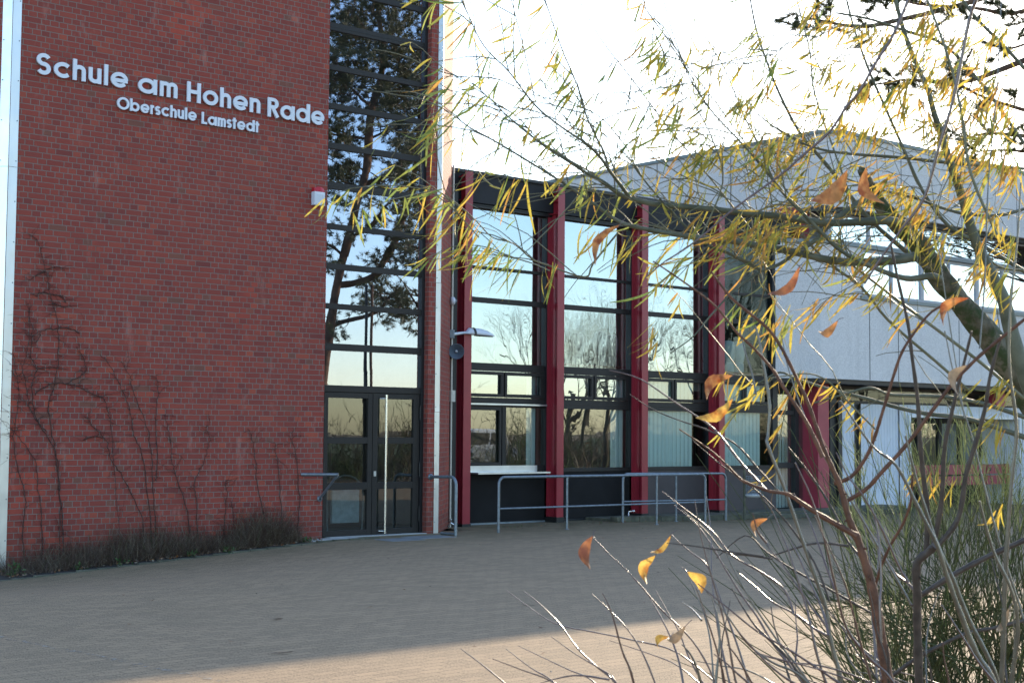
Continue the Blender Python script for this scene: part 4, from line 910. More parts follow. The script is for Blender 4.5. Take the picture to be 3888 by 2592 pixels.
# dense leaf rows traced along named twigs
ROWS = [([(1005, 160), (1000, 250), (990, 330)], 7, .12, .25), ([(1040, 172), (1090, 200), (1130, 232), (1186, 267)], 16, .075, .45), ([(1010, 250), (1044, 267), (1082, 295)], 13, .10, .35), ([(968, 431), (1013, 451), (1051, 472), (1096, 510), (1131, 545), (1170, 560)], 26, .115, .4),
        ([(1107, 570), (1152, 584), (1221, 604)], 12, .095, .6), ([(1179, 17), (1204, 115), (1228, 226)], 14, .07, .4), ([(1065, 0), (1113, 108), (1169, 163)], 14, .08, .5), ([(1100, 400), (1160, 410), (1210, 405)], 12, .10, .35), ([(1252, 0), (1290, 111), (1330, 200), (1345, 261), (1370, 317)], 42, .065, .35),
        ([(1335, 395), (1380, 430), (1450, 465)], 14, .07, .3), ([(1340, 520), (1400, 540), (1480, 545)], 14, .07, .3), ([(1256, 618), (1280, 600)], 5, .08, .6), ([(1480, 70), (1520, 130), (1560, 240)], 22, .06, .2), ([(1730, 60), (1790, 130), (1760, 200), (1700, 230)], 50, .07, .35), ([(1700, 210), (1740, 260), (1790, 330)], 34, .085, .5),
        ([(1560, 330), (1640, 350), (1700, 345)], 26, .06, .7), ([(1800, 300), (1840, 330), (1790, 400)], 26, .09, .75), ([(1500, 390), (1560, 420), (1620, 440)], 14, .055, .5), ([(1900, 150), (2000, 200), (2100, 180)], 60, .065, .8), ([(1880, 250), (1960, 280), (2060, 290)], 50, .06, .8), ([(2120, 30), (2200, 80), (2320, 60)], 60, .065, .7), ([(2100, 120), (2200, 190), (2300, 250)], 70, .065, .85), ([(1900, 400), (1980, 440), (2060, 400)], 30, .07, .9), ([(2250, 300), (2300, 360), (2345, 400)], 40, .06, .85), ([(1850, 0), (1950, 50), (2050, 80), (2150, 110)], 60, .07, .7), ([(2050, 200), (2120, 260), (2200, 330), (2300, 380)], 60, .07, .8),
        ([(1600, 500), (1700, 500), (1800, 530)], 26, .075, .7), ([(1690, 500), (1760, 495), (1790, 520)], 20, .10, .75), ([(1780, 740), (1860, 700), (1900, 690)], 14, .07, .9), ([(1690, 700), (1740, 720), (1800, 760)], 16, .075, .8), ([(1760, 630), (1800, 700), (1830, 740)], 14, .08, .7),
        ([(1668, 857), (1720, 870), (1760, 880)], 14, .06, .95), ([(1770, 865), (1830, 858), (1880, 865), (1920, 885), (1960, 920)], 26, .065, .95), ([(1960, 925), (1990, 950), (2010, 965)], 10, .06, 1.), ([(2070, 480), (2130, 520), (2200, 560)], 26, .075, .8), ([(2100, 1090), (2160, 1080), (2200, 1110)], 12, .07, 1.), ([(2280, 950), (2300, 990)], 9, .07, 1.),
        ([(2290, 1190), (2300, 1150)], 7, .06, 1.), ([(2240, 100), (2300, 200), (2340, 300)], 50, .065, .7), ([(2060, 400), (2100, 460), (2160, 500)], 34, .075, .85), ([(2230, 420), (2290, 500), (2340, 560)], 40, .07, .85), ([(1990, 560), (2040, 640), (2090, 720)], 22, .09, .85), ([(2250, 600), (2300, 620), (2345, 660)], 22, .07, .8), ([(1480, 600), (1580, 680)], 8, .05, .7), ([(2200, 880), (2300, 870), (2340, 900)], 22, .07, .9), ([(1560, 700), (1570, 660)], 5, .05, .8), ([(1500, 740), (1510, 800)], 9, .07, .7)]
for pts, n_, L_, wm in ROWS:
    q_ = tr(pts, WD-.25+random.uniform(-.2, .2), None, 6)
    for k in range(n_):
        i = random.randrange(len(q_)-1); p_ = q_[i].lerp(q_[i+1], random.random())+rv(.012); hang(p_, None, L_*random.uniform(.7, 1.2)*1.08, wm)
lf.build('leaves', LM, wt)
# ---- big orange leaves on the shoots
OLS = [((1424, 516), (1356, 600), 20, 0), ((1946, 390), (1873, 472), 42, 0), ((1990, 384), (2020, 470), 30, 0), ((1838, 610), (1773, 685), 22, 0), ((2226, 684), (2160, 738), 24, 0), ((1925, 735), (1885, 768), 20, 0), ((1684, 862), (1617, 908), 28, 0), ((1684, 914), (1605, 970), 26, 0),
       ((1362, 1230), (1346, 1304), 28, 0), ((1542, 1226), (1500, 1275), 12, 0), ((1506, 1275), (1478, 1336), 26, 0), ((1578, 1312), (1618, 1356), 30, 0), ((1764, 1190), (1733, 1226), 20, 0), ((1575, 1436), (1535, 1475), 22, 1), ((2222, 838), (2192, 900), 24, 1), ((2318, 1395), (2296, 1455), 16, 1), ((1538, 1462), (1512, 1484), 18, 0)]
st_grey_ref = [None]
def shoots(name, label, cat, stems, mats, depth, pre=None, grp=None):
    root = empty(name, (P(2050, 2200, depth).x, P(2050, 2200, depth).y, 0), label, cat, grp)
    for i, (pts, rad, mi, o) in enumerate(stems):
        if name == 'shrub' and stems is st_grey_ref[0] and i >= 6: rad = [q_*.74 for q_ in rad]
        mb = MB(); q_ = tr(pts, depth+o, depth+o*.7-.1, 4); r_ = [PXM(r, depth) for r in lerpl(rad, len(q_))]
        for k in range(0, len(r_), 3): r_[k] *= 1.18
        mb.tube(q_, r_, 8 if max(rad) > 4 else 6)
        for k in range(2, len(q_)-1, 3): mb.tube([q_[k], q_[k]+rv(.5).normalized()*r_[k]*1.9], [r_[k]*.55, r_[k]*.2], 4)
        mb.build('stem', mats[mi], root)
    return root
G = 3.7
st_red = [
 ([(1480, 640), (1520, 606), (1560, 580), (1611, 544), (1687, 479), (1791, 403), (1843, 358), (1906, 302), (1941, 250), (1975, 208), (2013, 142), (2052, 80), (2086, 0), (2100, -40)], [1.2, 2, 2.4, 3, 3.4, 3.8, 4], 1, -.1),
 ([(1985, 652), (2024, 592), (2072, 525), (2123, 454), (2156, 340), (2190, 226), (2225, 52), (2242, 0), (2255, -50)], [2.4, 3, 3.6, 4, 4], 1, 0),
 ([(1633, 623), (1658, 657), (1681, 685), (1718, 716), (1765, 756), (1801, 810), (1850, 912), (1867, 956), (1890, 1024), (1908, 1067), (1930, 1117), (1950, 1190), (1968, 1232), (1985, 1285), (2000, 1336), (2017, 1423), (2034, 1527), (2050, 1640), (2070, 1900), (2060, 2300)], [2.2, 2.8, 3.2, 3.5, 4, 4.5, 5.5, 7, 8.5, 10.5, 12, 14, 15], 0, 0),
 ([(1500, 600), (1560, 640), (1640, 700), (1694, 765), (1728, 796), (1774, 847), (1798, 886), (1846, 959), (1867, 999), (1890, 1050)], [1.4, 2, 2.6, 3, 3.6, 4.2, 4.8], 0, -.05),
 ([(1560, 985), (1640, 1040), (1694, 1093), (1711, 1106), (1763, 1126), (1798, 1132), (1815, 1137), (1867, 1172), (1920, 1203), (1968, 1230)], [1.4, 2.2, 3, 3.6, 4.2, 5.5, 7], 0, 0),
 ([(1916, 1109), (1954, 1095), (1989, 1050), (2011, 998), (2024, 956), (2052, 864), (2072, 808), (2102, 761), (2140, 716), (2190, 690)], [4.6, 4, 3.6, 3.2, 2.8, 2.2], 0, 0),
 ([(1939, 1153), (1989, 1123), (2024, 1085), (2076, 1028), (2119, 973), (2180, 890), (2223, 843), (2266, 803), (2318, 761), (2370, 720)], [4.8, 4.4, 4, 3.6, 3.4], 0, 0),
 ([(2010, 1345), (2024, 1300), (2046, 1250), (2075, 1200), (2092, 1150), (2095, 1090)], [3.4, 3.2, 3, 2.6], 0, 0),
]
shoots('shrub', 'red-brown leafless shrub stem forking upwards in front of the concrete building', 'shrub', st_red, [M['redbark'], M['shoot']], G)
st_grey = [
 ([(2111, 1650), (2111, 1568), (2107, 1440), (2107, 1371), (2106, 1295), (2135, 1265), (2150, 1252)], [11, 9.5, 9, 9, 9, 8.5], 0, 0),
 ([(2128, 1262), (2131, 1180), (2121, 1093), (2114, 1024), (2108, 920), (2095, 820), (2085, 740), (2062, 640), (2046, 560)], [7, 6, 5, 4, 3.4, 2.6], 0, .02),
 ([(2145, 1250), (2163, 1145), (2170, 1024), (2190, 930), (2215, 830), (2232, 760)], [6, 5, 4.4, 3.4, 2.6], 0, 0),
 ([(2154, 1252), (2201, 1190), (2218, 1093), (2240, 1020), (2262, 940), (2275, 860), (2300, 770)], [6, 5.4, 4.8, 4, 3], 0, 0),
 ([(2112, 1368), (2190, 1319), (2276, 1274), (2352, 1240), (2400, 1215)], [6, 6, 5.6, 5], 0, 0),
 ([(2030, 1568), (2054, 1548), (2117, 1504), (2219, 1454), (2279, 1442), (2370, 1420)], [5, 4.6, 4.2, 4], 0, .1),
 ([(1735, 750), (1744, 782), (1751, 825), (1763, 895), (1768, 943), (1764, 1000), (1764, 1024), (1802, 1121), (1840, 1232), (1868, 1312), (1896, 1392), (1905, 1455), (1918, 1510), (1932, 1580), (1960, 1900)], [3, 4, 5, 4.6, 5, 5, 6, 6.5, 7, 8], 1, 0),
 ([(1930, 920), (2004, 1024), (2059, 1069), (2108, 1163), (2153, 1253), (2174, 1319), (2208, 1413), (2243, 1500), (2292, 1590), (2330, 1800)], [2.2, 3, 4.6, 5.4, 6, 7, 8.5, 9, 10], 1, -.4),
 ([(2080, 1000), (2105, 1100), (2148, 1235), (2190, 1330), (2225, 1420), (2275, 1520), (2300, 1600), (2340, 1800)], [2.4, 4, 5, 6, 7, 8], 1, -.35),
 ([(2345, 420), (2336, 560), (2326, 647), (2318, 758), (2320, 860), (2335, 980), (2326, 1076), (2316, 1198), (2309, 1319), (2306, 1420), (2303, 1500), (2295, 1640)], [2.2, 3, 4, 4.6, 5, 6, 6.6, 7], 1, -.3),
 ([(2250, 1150), (2280, 1260), (2325, 1360), (2338, 1450), (2322, 1568), (2310, 1700)], [3, 4.4, 5.4, 6.4], 1, -.4),
 ([(2170, 760), (2200, 900), (2235, 1010), (2262, 1120), (2300, 1260), (2345, 1400), (2370, 1500)], [2, 2.6, 3.4, 4, 4.4], 1, .1),
 ([(1700, 760), (1712, 810), (1728, 860), (1736, 905)], [1.6, 2.6, 3.2], 1, -.1),
 ([(1795, 770), (1812, 850), (1850, 960), (1900, 1060), (1985, 1200), (2060, 1330), (2100, 1400)], [1.4, 2, 2.6, 3.4, 4], 1, .1),
 ([(2128, 0), (2120, 200), (2140, 420), (2160, 600), (2190, 800), (2215, 960)], [1.2, 1.6, 2, 2.4], 1, .2),
 ([(2300, 0), (2290, 200), (2270, 420), (2262, 640), (2250, 800)], [1.6, 2.2, 2.4, 2.6], 1, .3),
]
st_grey_ref[0] = st_grey
shoots('shrub', 'grey-purple bare shrub with thick upright forking stems at the lower right', 'shrub', st_grey, [M['greystem'], M['greybark']], G+.1)
def r8(l): return [(1566+x/2.8796, 1024+y/2.8796) for x, y in l]
fans = [r8(l) for l in (
 [(750, 110), (860, 350), (950, 640), (1010, 900), (1090, 1200), (1240, 1400), (1350, 1500), (1500, 1700)], [(740, 310), (830, 460), (900, 640), (950, 780), (1010, 950)],
 [(880, 460), (930, 580), (990, 700), (1080, 910), (1130, 1090), (1180, 1290), (1240, 1500), (1300, 1750)], [(480, 280), (600, 430), (660, 580), (710, 700), (760, 860), (820, 1050), (850, 1170), (900, 1400), (1000, 1700)],
 [(1080, 230), (1150, 380), (1230, 540), (1300, 650), (1360, 760), (1420, 850), (1520, 930), (1580, 1080)], [(1260, 410), (1300, 570), (1310, 720), (1320, 900), (1310, 1050), (1320, 1300)],
 [(-50, 390), (100, 520), (200, 660), (300, 830), (400, 990), (500, 1130), (600, 1300), (700, 1430), (800, 1568), (950, 1800)], [(280, 680), (350, 830), (450, 1010), (560, 1180), (680, 1350), (760, 1450), (900, 1650)],
 [(550, 590), (580, 680), (650, 760), (720, 860), (800, 980), (870, 1080), (950, 1180)], [(380, 840), (500, 940), (600, 1030), (750, 1110), (870, 1200), (960, 1250)],
 [(750, 1010), (755, 1150), (765, 1270), (755, 1380), (750, 1500)], [(330, 940), (400, 1060), (480, 1180), (560, 1260), (700, 1400), (840, 1600)],
 [(160, 960), (270, 1080), (370, 1220), (450, 1320), (600, 1430), (760, 1500), (900, 1640)], [(30, 830), (90, 970), (150, 1120), (190, 1300), (210, 1568), (215, 1800)],
 [(200, 1010), (240, 1140), (250, 1300), (230, 1500), (220, 1650)], [(0, 1030), (70, 1080), (130, 1150)], [(0, 1310), (60, 1380), (110, 1500), (150, 1700)], [(100, 1420), (250, 1450), (430, 1480), (600, 1568), (800, 1720)],
 [(0, 420), (160, 560), (280, 700), (430, 720), (600, 745)], [(-130, 300), (0, 400), (200, 560), (330, 720), (520, 830), (680, 950), (740, 1110)], [(300, 1310), (370, 1400), (460, 1560), (520, 1700)],
 [(1090, 1210), (1085, 1320), (1120, 1430), (1220, 1560), (1300, 1700)], [(1360, 1310), (1365, 1420), (1370, 1600)], [(980, 1110), (1100, 1230), (1200, 1340), (1330, 1450), (1400, 1568), (1500, 1750)],
 [(470, 440), (500, 560), (560, 640)], [(720, 620), (760, 700), (830, 860), (900, 1010), (950, 1150), (970, 1250)], [(560, 740), (700, 690), (900, 640), (1100, 660)], [(-100, 640), (80, 660), (330, 700), (540, 730)],
 [(230, 740), (420, 590), (560, 700), (760, 830), (1000, 960), (1250, 1100)], [(1020, 40), (1100, 200), (1200, 330), (1330, 560), (1440, 800), (1500, 900)], [(700, 0), (860, 200), (1000, 420), (1080, 600), (1170, 720)])]
fans += [[(1162, 1354), (1204, 1385), (1273, 1430), (1360, 1450), (1452, 1469), (1560, 1500), (1680, 1600)], [(1204, 1357), (1242, 1388), (1284, 1430), (1325, 1486), (1367, 1527), (1409, 1562), (1470, 1640)], [(1058, 1489), (1100, 1520), (1159, 1568), (1240, 1640)], [(1131, 1512), (1200, 1538), (1270, 1566), (1370, 1640)],
 [(1162, 1489), (1221, 1534), (1273, 1566), (1340, 1640)], [(1190, 1482), (1249, 1510), (1308, 1538), (1360, 1562), (1440, 1640)], [(1266, 1461), (1325, 1503), (1384, 1538), (1412, 1562), (1450, 1640)], [(1360, 1364), (1402, 1402), (1452, 1458), (1490, 1530), (1530, 1640)], [(1384, 1361), (1405, 1406), (1429, 1493), (1450, 1545), (1470, 1640)],
 [(1362, 1232), (1395, 1267), (1452, 1322), (1520, 1400), (1590, 1470), (1640, 1560), (1680, 1700)], [(1542, 1226), (1560, 1245), (1590, 1270), (1625, 1300), (1660, 1390), (1700, 1500), (1740, 1640)], [(1480, 1350), (1530, 1440), (1560, 1520), (1580, 1640)], [(1400, 1470), (1490, 1500), (1560, 1530), (1640, 1600)], [(1600, 1350), (1640, 1470), (1665, 1568), (1680, 1700)], [(1240, 1568), (1320, 1550), (1400, 1560)],
 [(1446, 905), (1500, 940), (1560, 965), (1620, 985), (1690, 1020), (1740, 1075), (1790, 1130)], [(1400, 850), (1470, 870), (1560, 930), (1640, 985), (1700, 1060), (1760, 1125)], [(1590, 1010), (1660, 1070), (1730, 1120), (1800, 1190), (1870, 1290), (1905, 1380)]]
random.seed(5)
for _ in range(30):
    bx, by = random.uniform(1560, 2350), 1640; a_ = random.uniform(-1.15, .15)-.15; L_ = random.uniform(180, 620); n_ = 7; pts = []; x, y = bx, by
    for k in range(n_):
        pts.append((x, y)); x += sin(a_)*L_/n_; y -= cos(a_)*L_/n_; a_ += random.uniform(-.16, .16)
    if pts[-1][0] > 1500: fans.append(pts[::-1])
sts = []
for l in fans:
    nn_ = len(l); big = random.uniform(.8, 1.25); big *= .62 if l[0][0] < 1420 and l[0][1] > 1200 else .82; sts.append((l, [1.2*big, 2.2*big, 3.0*big, 3.6*big], (random.choice((0, 1, 2, 1)) if l[0][0] > 1420 else 1), random.uniform(-.5, .5)))
shoots('shrub', 'fan of thin glossy bare shoots spreading over the sunlit paving', 'shrub', sts, [M['greybark'], M['shoot'], M['greystem']], G)
random.seed(9)
for i, (a, c, wd, mi) in enumerate(OLS):
    d_ = 3.5; A, B = P(*a, d_), P(*c, d_-.05); dv = B-A; L = dv.length; d = dv.normalized(); s = d.cross(FW).normalized(); up = s.cross(d); mb = MB(); n = 10; W = PXM(wd, d_)*.46; vs = []
    fold = random.uniform(.2, .6)
    for k in range(n+1):
        t = k/n; w_ = W*(sin(pi*min(1, t**.85*.98+.01))**1.15)+.0004; wob = random.uniform(-.12, .12)*w_; q_ = A+d*L*t+up*(.22*L*sin(pi*t))+s*(.14*L*sin(pi*t*1.3)*(1 if i % 2 else -1))
        vs += [q_-s*(w_+wob)+up*w_*fold, q_-s*w_*.5+up*w_*fold*.35, q_, q_+s*w_*.5+up*w_*fold*.3, q_+s*(w_-wob)+up*w_*fold*.8]
    fs = [(5*k+j, 5*k+j+1, 5*k+j+6, 5*k+j+5) for k in range(n) for j in range(4)]; mb.add(vs, fs, 0, True)
    lf_ = mb.build('orange_leaf', OL[mi if mi else {3: 3, 8: 3, 9: 2, 10: 2, 11: 2, 16: 2, 7: 2}.get(i, 0)])
    st_ = MB(); st_.tube([A+rv(.004)-d*.022, A-d*.008, A, A+d*L*.1], [.0009, .0009, .0008, .0005], 5); st_.build('stalk', M['shoot'], lf_)
    desc = ['orange leaf hanging before the second red fin', 'largest orange leaf hanging left of the mossy trunk stub', 'curled orange leaf hanging over the mossy trunk stub', 'long brown-edged leaf before the grey concrete chamfer', 'orange leaf before the thick mossy willow trunk', 'small pink-orange leaf before the grey wall', 'upper of two orange leaves beside the fourth red fin', 'lower of two orange leaves beside the fourth red fin', 'drooping orange-brown leaf alone over the shaded paving', 'small yellow leaf at the top of a shoot over the paving', 'ragged yellow leaf hanging below the small yellow one', 'broad bright yellow-orange leaf over the shaded paving', 'orange leaf near the kerb before the brown trunk', 'dull tan leaf low over the sunlit paving', 'pale tan leaf behind stems before the grey wall', 'tan leaf hanging among the lower right stems', 'small amber leaf lowest over the sunlit paving'][i]
    tag(lf_, desc, 'leaf', 'large orange leaves on the shoots')
# ---- broom bush
random.seed(11)
bb = empty('broom_bush', (P(2250, 1900, 6.2).x, P(2250, 1900, 6.2).y, 0), 'dense dark green broom bush with fine upright twigs at the lower right', 'bush')
mb = MB(); BD = 6.2
def wisp(p_, d, L, r, mi, n=5, droop=0.):
    q_ = [p_.copy()]; d = d.normalized(); 
    for k in range(n): d = (d+rv(.07)+V((0, 0, -droop))).normalized(); p_ = p_+d*L/n; q_.append(p_.copy())
    mb.tube(q_, [r*(1-.75*k/n) for k in range(n+1)], 3, mi, False); return q_
roots = [P(x, y, BD+o) for x, y, o in ((2120, 1700, 0), (2200, 1720, .3), (2280, 1690, -.2), (2350, 1700, .2), (2430, 1680, 0), (2050, 1750, -.1))]
for _ in range(215):
    rt_ = random.choice(roots)+rv(.08); ang = random.gauss(-.12, .45); d = UP*cos(ang)+RT*sin(ang)+FW*random.uniform(-.5, .5)
    L = random.uniform(.7, 1.5); q_ = wisp(rt_, d, L, .005, 2, 8)
    for k in range(2, 9):
        for _2 in range(random.choice((2, 3, 4))):
            tv = (q_[k]-q_[k-1]).normalized(); b_ = q_[k]; sx, sy = scr(b_)
            if sx < 1930 or sy < 960: continue
            if sx < 2150 and sy < 1150-(sx-1960)*.2 and random.random() < .6: continue
            if sy > 1290 and random.random() < (.45 if sx > 2150 else .75): continue
            top = sy < 1230 or sx < 2080; mi = random.choice((1, 1, 0)) if top else random.choice((0, 2, 2))
            s_ = wisp(b_, tv*.9+rv(.5)+V((0, 0, .25)), random.uniform(.12, .30), .0018, mi, 4)
            if random.random() < .55: wisp(s_[2], tv+rv(.6)+V((0, 0, .2)), random.uniform(.06, .14), .0014, mi, 3)
for _ in range(36):      # low dark horizontal sprays
    p_ = P(random.uniform(2050, 2400), random.uniform(1360, 1560), BD+random.uniform(-.5, .4)); q_ = wisp(p_, -RT*random.uniform(.2, 1)+UP*random.uniform(-.3, .35)+FW*.2, random.uniform(.25, .6), .004, 2, 6)
    for k in range(1, 7):
        for _2 in range(3): wisp(q_[k], (q_[k]-q_[k-1]).normalized()+rv(.7), random.uniform(.08, .2), .0018, 2, 3)
mb.build('twigs', [M['broom'], M['broom2'], M['broomd']], bb)

# ---- creepers on the brick wall
random.seed(31)
def r4(l):
    l = list(l)
    if l[0][1] > 1780: l = [(l[0][0]+random.uniform(-15, 25), 2290-.11*l[0][0])]+l
    return [on_y(x/2.8796, (850*1.742+y)/2.8796, -.012) for x, y in l]
CR = [[(400, 1980), (395, 1750), (370, 1530), (300, 1380), (230, 1280), (190, 1180), (165, 1040), (150, 930), (190, 800), (200, 560)], [(300, 1370), (240, 1280), (210, 1080), (240, 960), (200, 850), (215, 700), (180, 540)], [(420, 2050), (380, 1650), (350, 1400), (320, 1200), (375, 1000), (385, 800), (380, 660), (340, 500), (320, 380), (300, 300), (260, 140), (220, 80)],
 [(240, 960), (330, 950), (450, 960)], [(230, 1130), (330, 1060), (480, 1060), (600, 1120), (680, 1150), (715, 1250), (740, 1400), (760, 1700), (790, 2050)], [(430, 1060), (540, 1000), (570, 950), (550, 880), (500, 810)], [(1000, 2050), (950, 1568), (890, 1400), (860, 1230), (800, 1080), (740, 960), (670, 870)], [(1030, 2050), (1010, 1700), (1000, 1500), (960, 1300), (880, 1100), (860, 1000), (800, 910)],
 [(1030, 1700), (1045, 1568), (1030, 1250), (1050, 1100), (1030, 1000)], [(940, 1950), (830, 1700), (740, 1568), (700, 1430), (620, 1340), (560, 1270)], [(1240, 1900), (1170, 1680), (1140, 1568), (1120, 1400), (1090, 1260)], [(1300, 1850), (1290, 1700), (1350, 1568), (1385, 1430), (1360, 1340)], [(1750, 1950), (1700, 1700), (1690, 1568), (1670, 1430), (1640, 1350)],
 [(1980, 1800), (1960, 1568), (1940, 1450), (1930, 1380)], [(1860, 1850), (1830, 1568), (1820, 1450)], [(280, 2000), (250, 1750), (230, 1560), (150, 1440), (70, 1350)], [(300, 300), (370, 285), (460, 295)], [(300, 310), (240, 340), (200, 370)], [(330, 460), (260, 460), (240, 480)], [(330, 460), (400, 480), (440, 520)], [(320, 530), (400, 540), (430, 560)], [(375, 690), (450, 690), (530, 720)], [(375, 690), (280, 710), (240, 790)],
 [(150, 2050), (170, 1800), (110, 1600), (90, 1400), (120, 1180), (110, 1000), (90, 860)], [(560, 1420), (640, 1400), (700, 1430)], [(1480, 2000), (1500, 1800), (1490, 1690)], [(1550, 1990), (1530, 1830)]]
grp_ = {0: [0, 1, 2, 3, 5, 16, 17, 18, 19, 20, 21, 22, 23, 15], 1: [4, 6, 7, 8, 9, 24], 2: [10, 11], 3: [12, 13, 14, 25, 26]}
clab = ['tallest leafless creeper climbing the left edge of the brick wall', 'tangled leafless creeper in the middle of the brick wall', 'short leafless creeper stems right of the middle of the wall', 'thin low creeper stems near the door rail']
for gi, ids in grp_.items():
    mb = MB()
    for id_ in ids:
        q_ = [p_+V((random.uniform(-.015, .015), random.uniform(-.006, .004), random.uniform(-.01, .01))) for p_ in sm(r4(CR[id_]), 6)]; n_ = len(q_)
        mb.tube(q_, [.0062*(1-.75*k/n_)+.0012 for k in range(n_)], 5)
        for k in range(2, n_, 1):
            for _z in range(random.choice((0, 1, 2, 3))):
                d = V((random.choice((-1, 1))*random.uniform(.4, 1), 0, random.uniform(-.3, .9))).normalized(); p_ = q_[k]; w_ = [p_]
                for j in range(random.randint(2, 8)): d = (d+V((random.uniform(-.6, .6), 0, random.uniform(-.5, .5)))).normalized(); p_ = p_+d*random.uniform(.02, .05); w_.append(V((p_.x, -.008-random.random()*.012, p_.z)))
                mb.tube(w_, [.0022*(1-.5*j/len(w_)) for j in range(len(w_))], 3, cap=False)
    tag(mb.build('creeper', M['vine']), clab[gi], 'creeper', 'bare creepers on the brick wall')
# ---- dry weeds and litter along the wall foot
random.seed(41); mb = MB()
dens = [(-4.9, .35), (-4.4, .9), (-3.9, .8), (-3.3, .9), (-2.9, 1.), (-2.3, .7), (-1.9, .55), (-1.45, 1.), (-1.05, 1.2), (-.7, .9), (-.45, .2)]
hts = [(-4.9, .3), (-4.4, .38), (-3.9, .42), (-3.3, .5), (-2.8, .55), (-2.2, .42), (-1.8, .35), (-1.4, .62), (-1.0, .66), (-.7, .5), (-.45, .1)]
def itp(t_, x):
    for (a, va), (c, vc) in zip(t_, t_[1:]):
        if a <= x <= c: return va+(vc-va)*(x-a)/(c-a)
    return t_[0][1] if x < t_[0][0] else t_[-1][1]
cnt_ = 0
while cnt_ < 6500:
    x = random.uniform(-5.2, -.45)
    if random.random() > itp(dens, x): continue
    cnt_ += 1; w_ = .62-.28*(x+5.6)/5.2; y = -random.uniform(.02, 1)**1.1*w_; p_ = V((x, y, gz(x, y)+.02)); H = itp(hts, x)*random.uniform(.2, 1.25)*(1-.45*(-y)/w_)
    d = V((random.gauss(0, .55), random.gauss(-.08, .25), 1)).normalized(); q_ = [p_]; n_ = 4
    for k in range(n_): d = (d+rv(.4)).normalized(); p_ = p_+d*H/n_; q_.append(V((p_.x, min(p_.y, -.01), max(p_.z, gz(x, y)+.02))))
    mb.tube(q_, [.0026, .0023, .002, .0016, .001], 3, random.choice((0, 0, 0, 1)) if random.random() > .02 else 2, False)
for _ in range(900):
    x = random.uniform(-5.2, -.2); w_ = .70-.28*(x+5.6)/5.2; y = -random.uniform(.05, 1.05)*w_; p_ = V((x, y, gz(x, y)+.03))
    leaf_strip(mb, p_, V((random.uniform(-1, 1), random.uniform(-1, 1), random.uniform(-.1, .35))), random.uniform(.02, .06), random.uniform(.012, .03), random.choice((0, 1, 3, 0)), .3, 3)
for cx, cy, n_ in ((-5.05, -.45, 60), (-4.2, -.55, 26), (-3.6, -.6, 24), (-2.5, -.5, 26), (-1.9, -.5, 34), (-.55, -.35, 20)):
    for _ in range(n_): leaf_strip(mb, V((cx+random.gauss(0, .06), cy+random.gauss(0, .05), gz(cx, cy)+random.uniform(0, .08)*(2 if cx < -5 else 1))), rv()+V((0, 0, .6)), random.uniform(.03, .07), .018, 2, .3, 3)
tag(mb.build('dry_weeds', [M['weed'], M['weed2'], M['weedg'], M['litter']]), 'brown dead weeds and litter along the foot of the brick wall', 'weeds', kind='stuff')
# scattered bits on the yard
mb = MB()
for _ in range(260):
    x = random.uniform(-13, 12); y = random.uniform(-13, -.8); p_ = V((x, y, gz(x, y)+.006)); leaf_strip(mb, p_, V((random.uniform(-1, 1), random.uniform(-1, 1), .06)), random.uniform(.015, .05), random.uniform(.008, .022), random.choice((0, 1, 3, 3)), .2, 3, V((0, 0, 1)))
for sx, sy in ((615, 1423), (638, 1500), (1205, 1390)):
    p_ = on_z(sx, sy); 
    for _ in range(4): leaf_strip(mb, p_+V((random.uniform(-.08, .08), random.uniform(-.05, .05), .008)), (RT+rv(.5))*V((1, 1, 0)), random.uniform(.06, .15), .012, 0, .06, 4, V((0, 0, 1)))
for _ in range(420):
    x = random.uniform(4, 15.5); y = .38-random.random()**2*.35; p_ = V((x, y, gz(x, y)+.01)); leaf_strip(mb, p_, rv()+V((0, 0, .5)), random.uniform(.02, .05), .01, random.choice((2, 0, 0, 3)), .3, 3)
tag(mb.build('yard_litter', [M['weed'], M['weed2'], M['weedg'], M['litter']]), 'small dead leaves and twigs scattered over the paving', 'litter', kind='stuff')

# ================================================================ SURROUNDINGS (seen direct at the top right and in the glass)
def needles(mb, c, d, n, L, r=.0022, sp=.8):
    d = V(d).normalized()
    for _ in range(n):
        v_ = (d+rv(sp)).normalized(); s = v_.orthogonal().normalized(); s = (s*cos(random.random()*6.3)+v_.cross(s)*sin(random.random()*6.3))*r; b_ = c+d*random.uniform(-.3, .3)*L; e_ = b_+v_*L*random.uniform(.7, 1.1)
        mb.add([b_-s, b_+s, e_], [(0, 1, 2)], 1 if random.random() > .3 else 2)
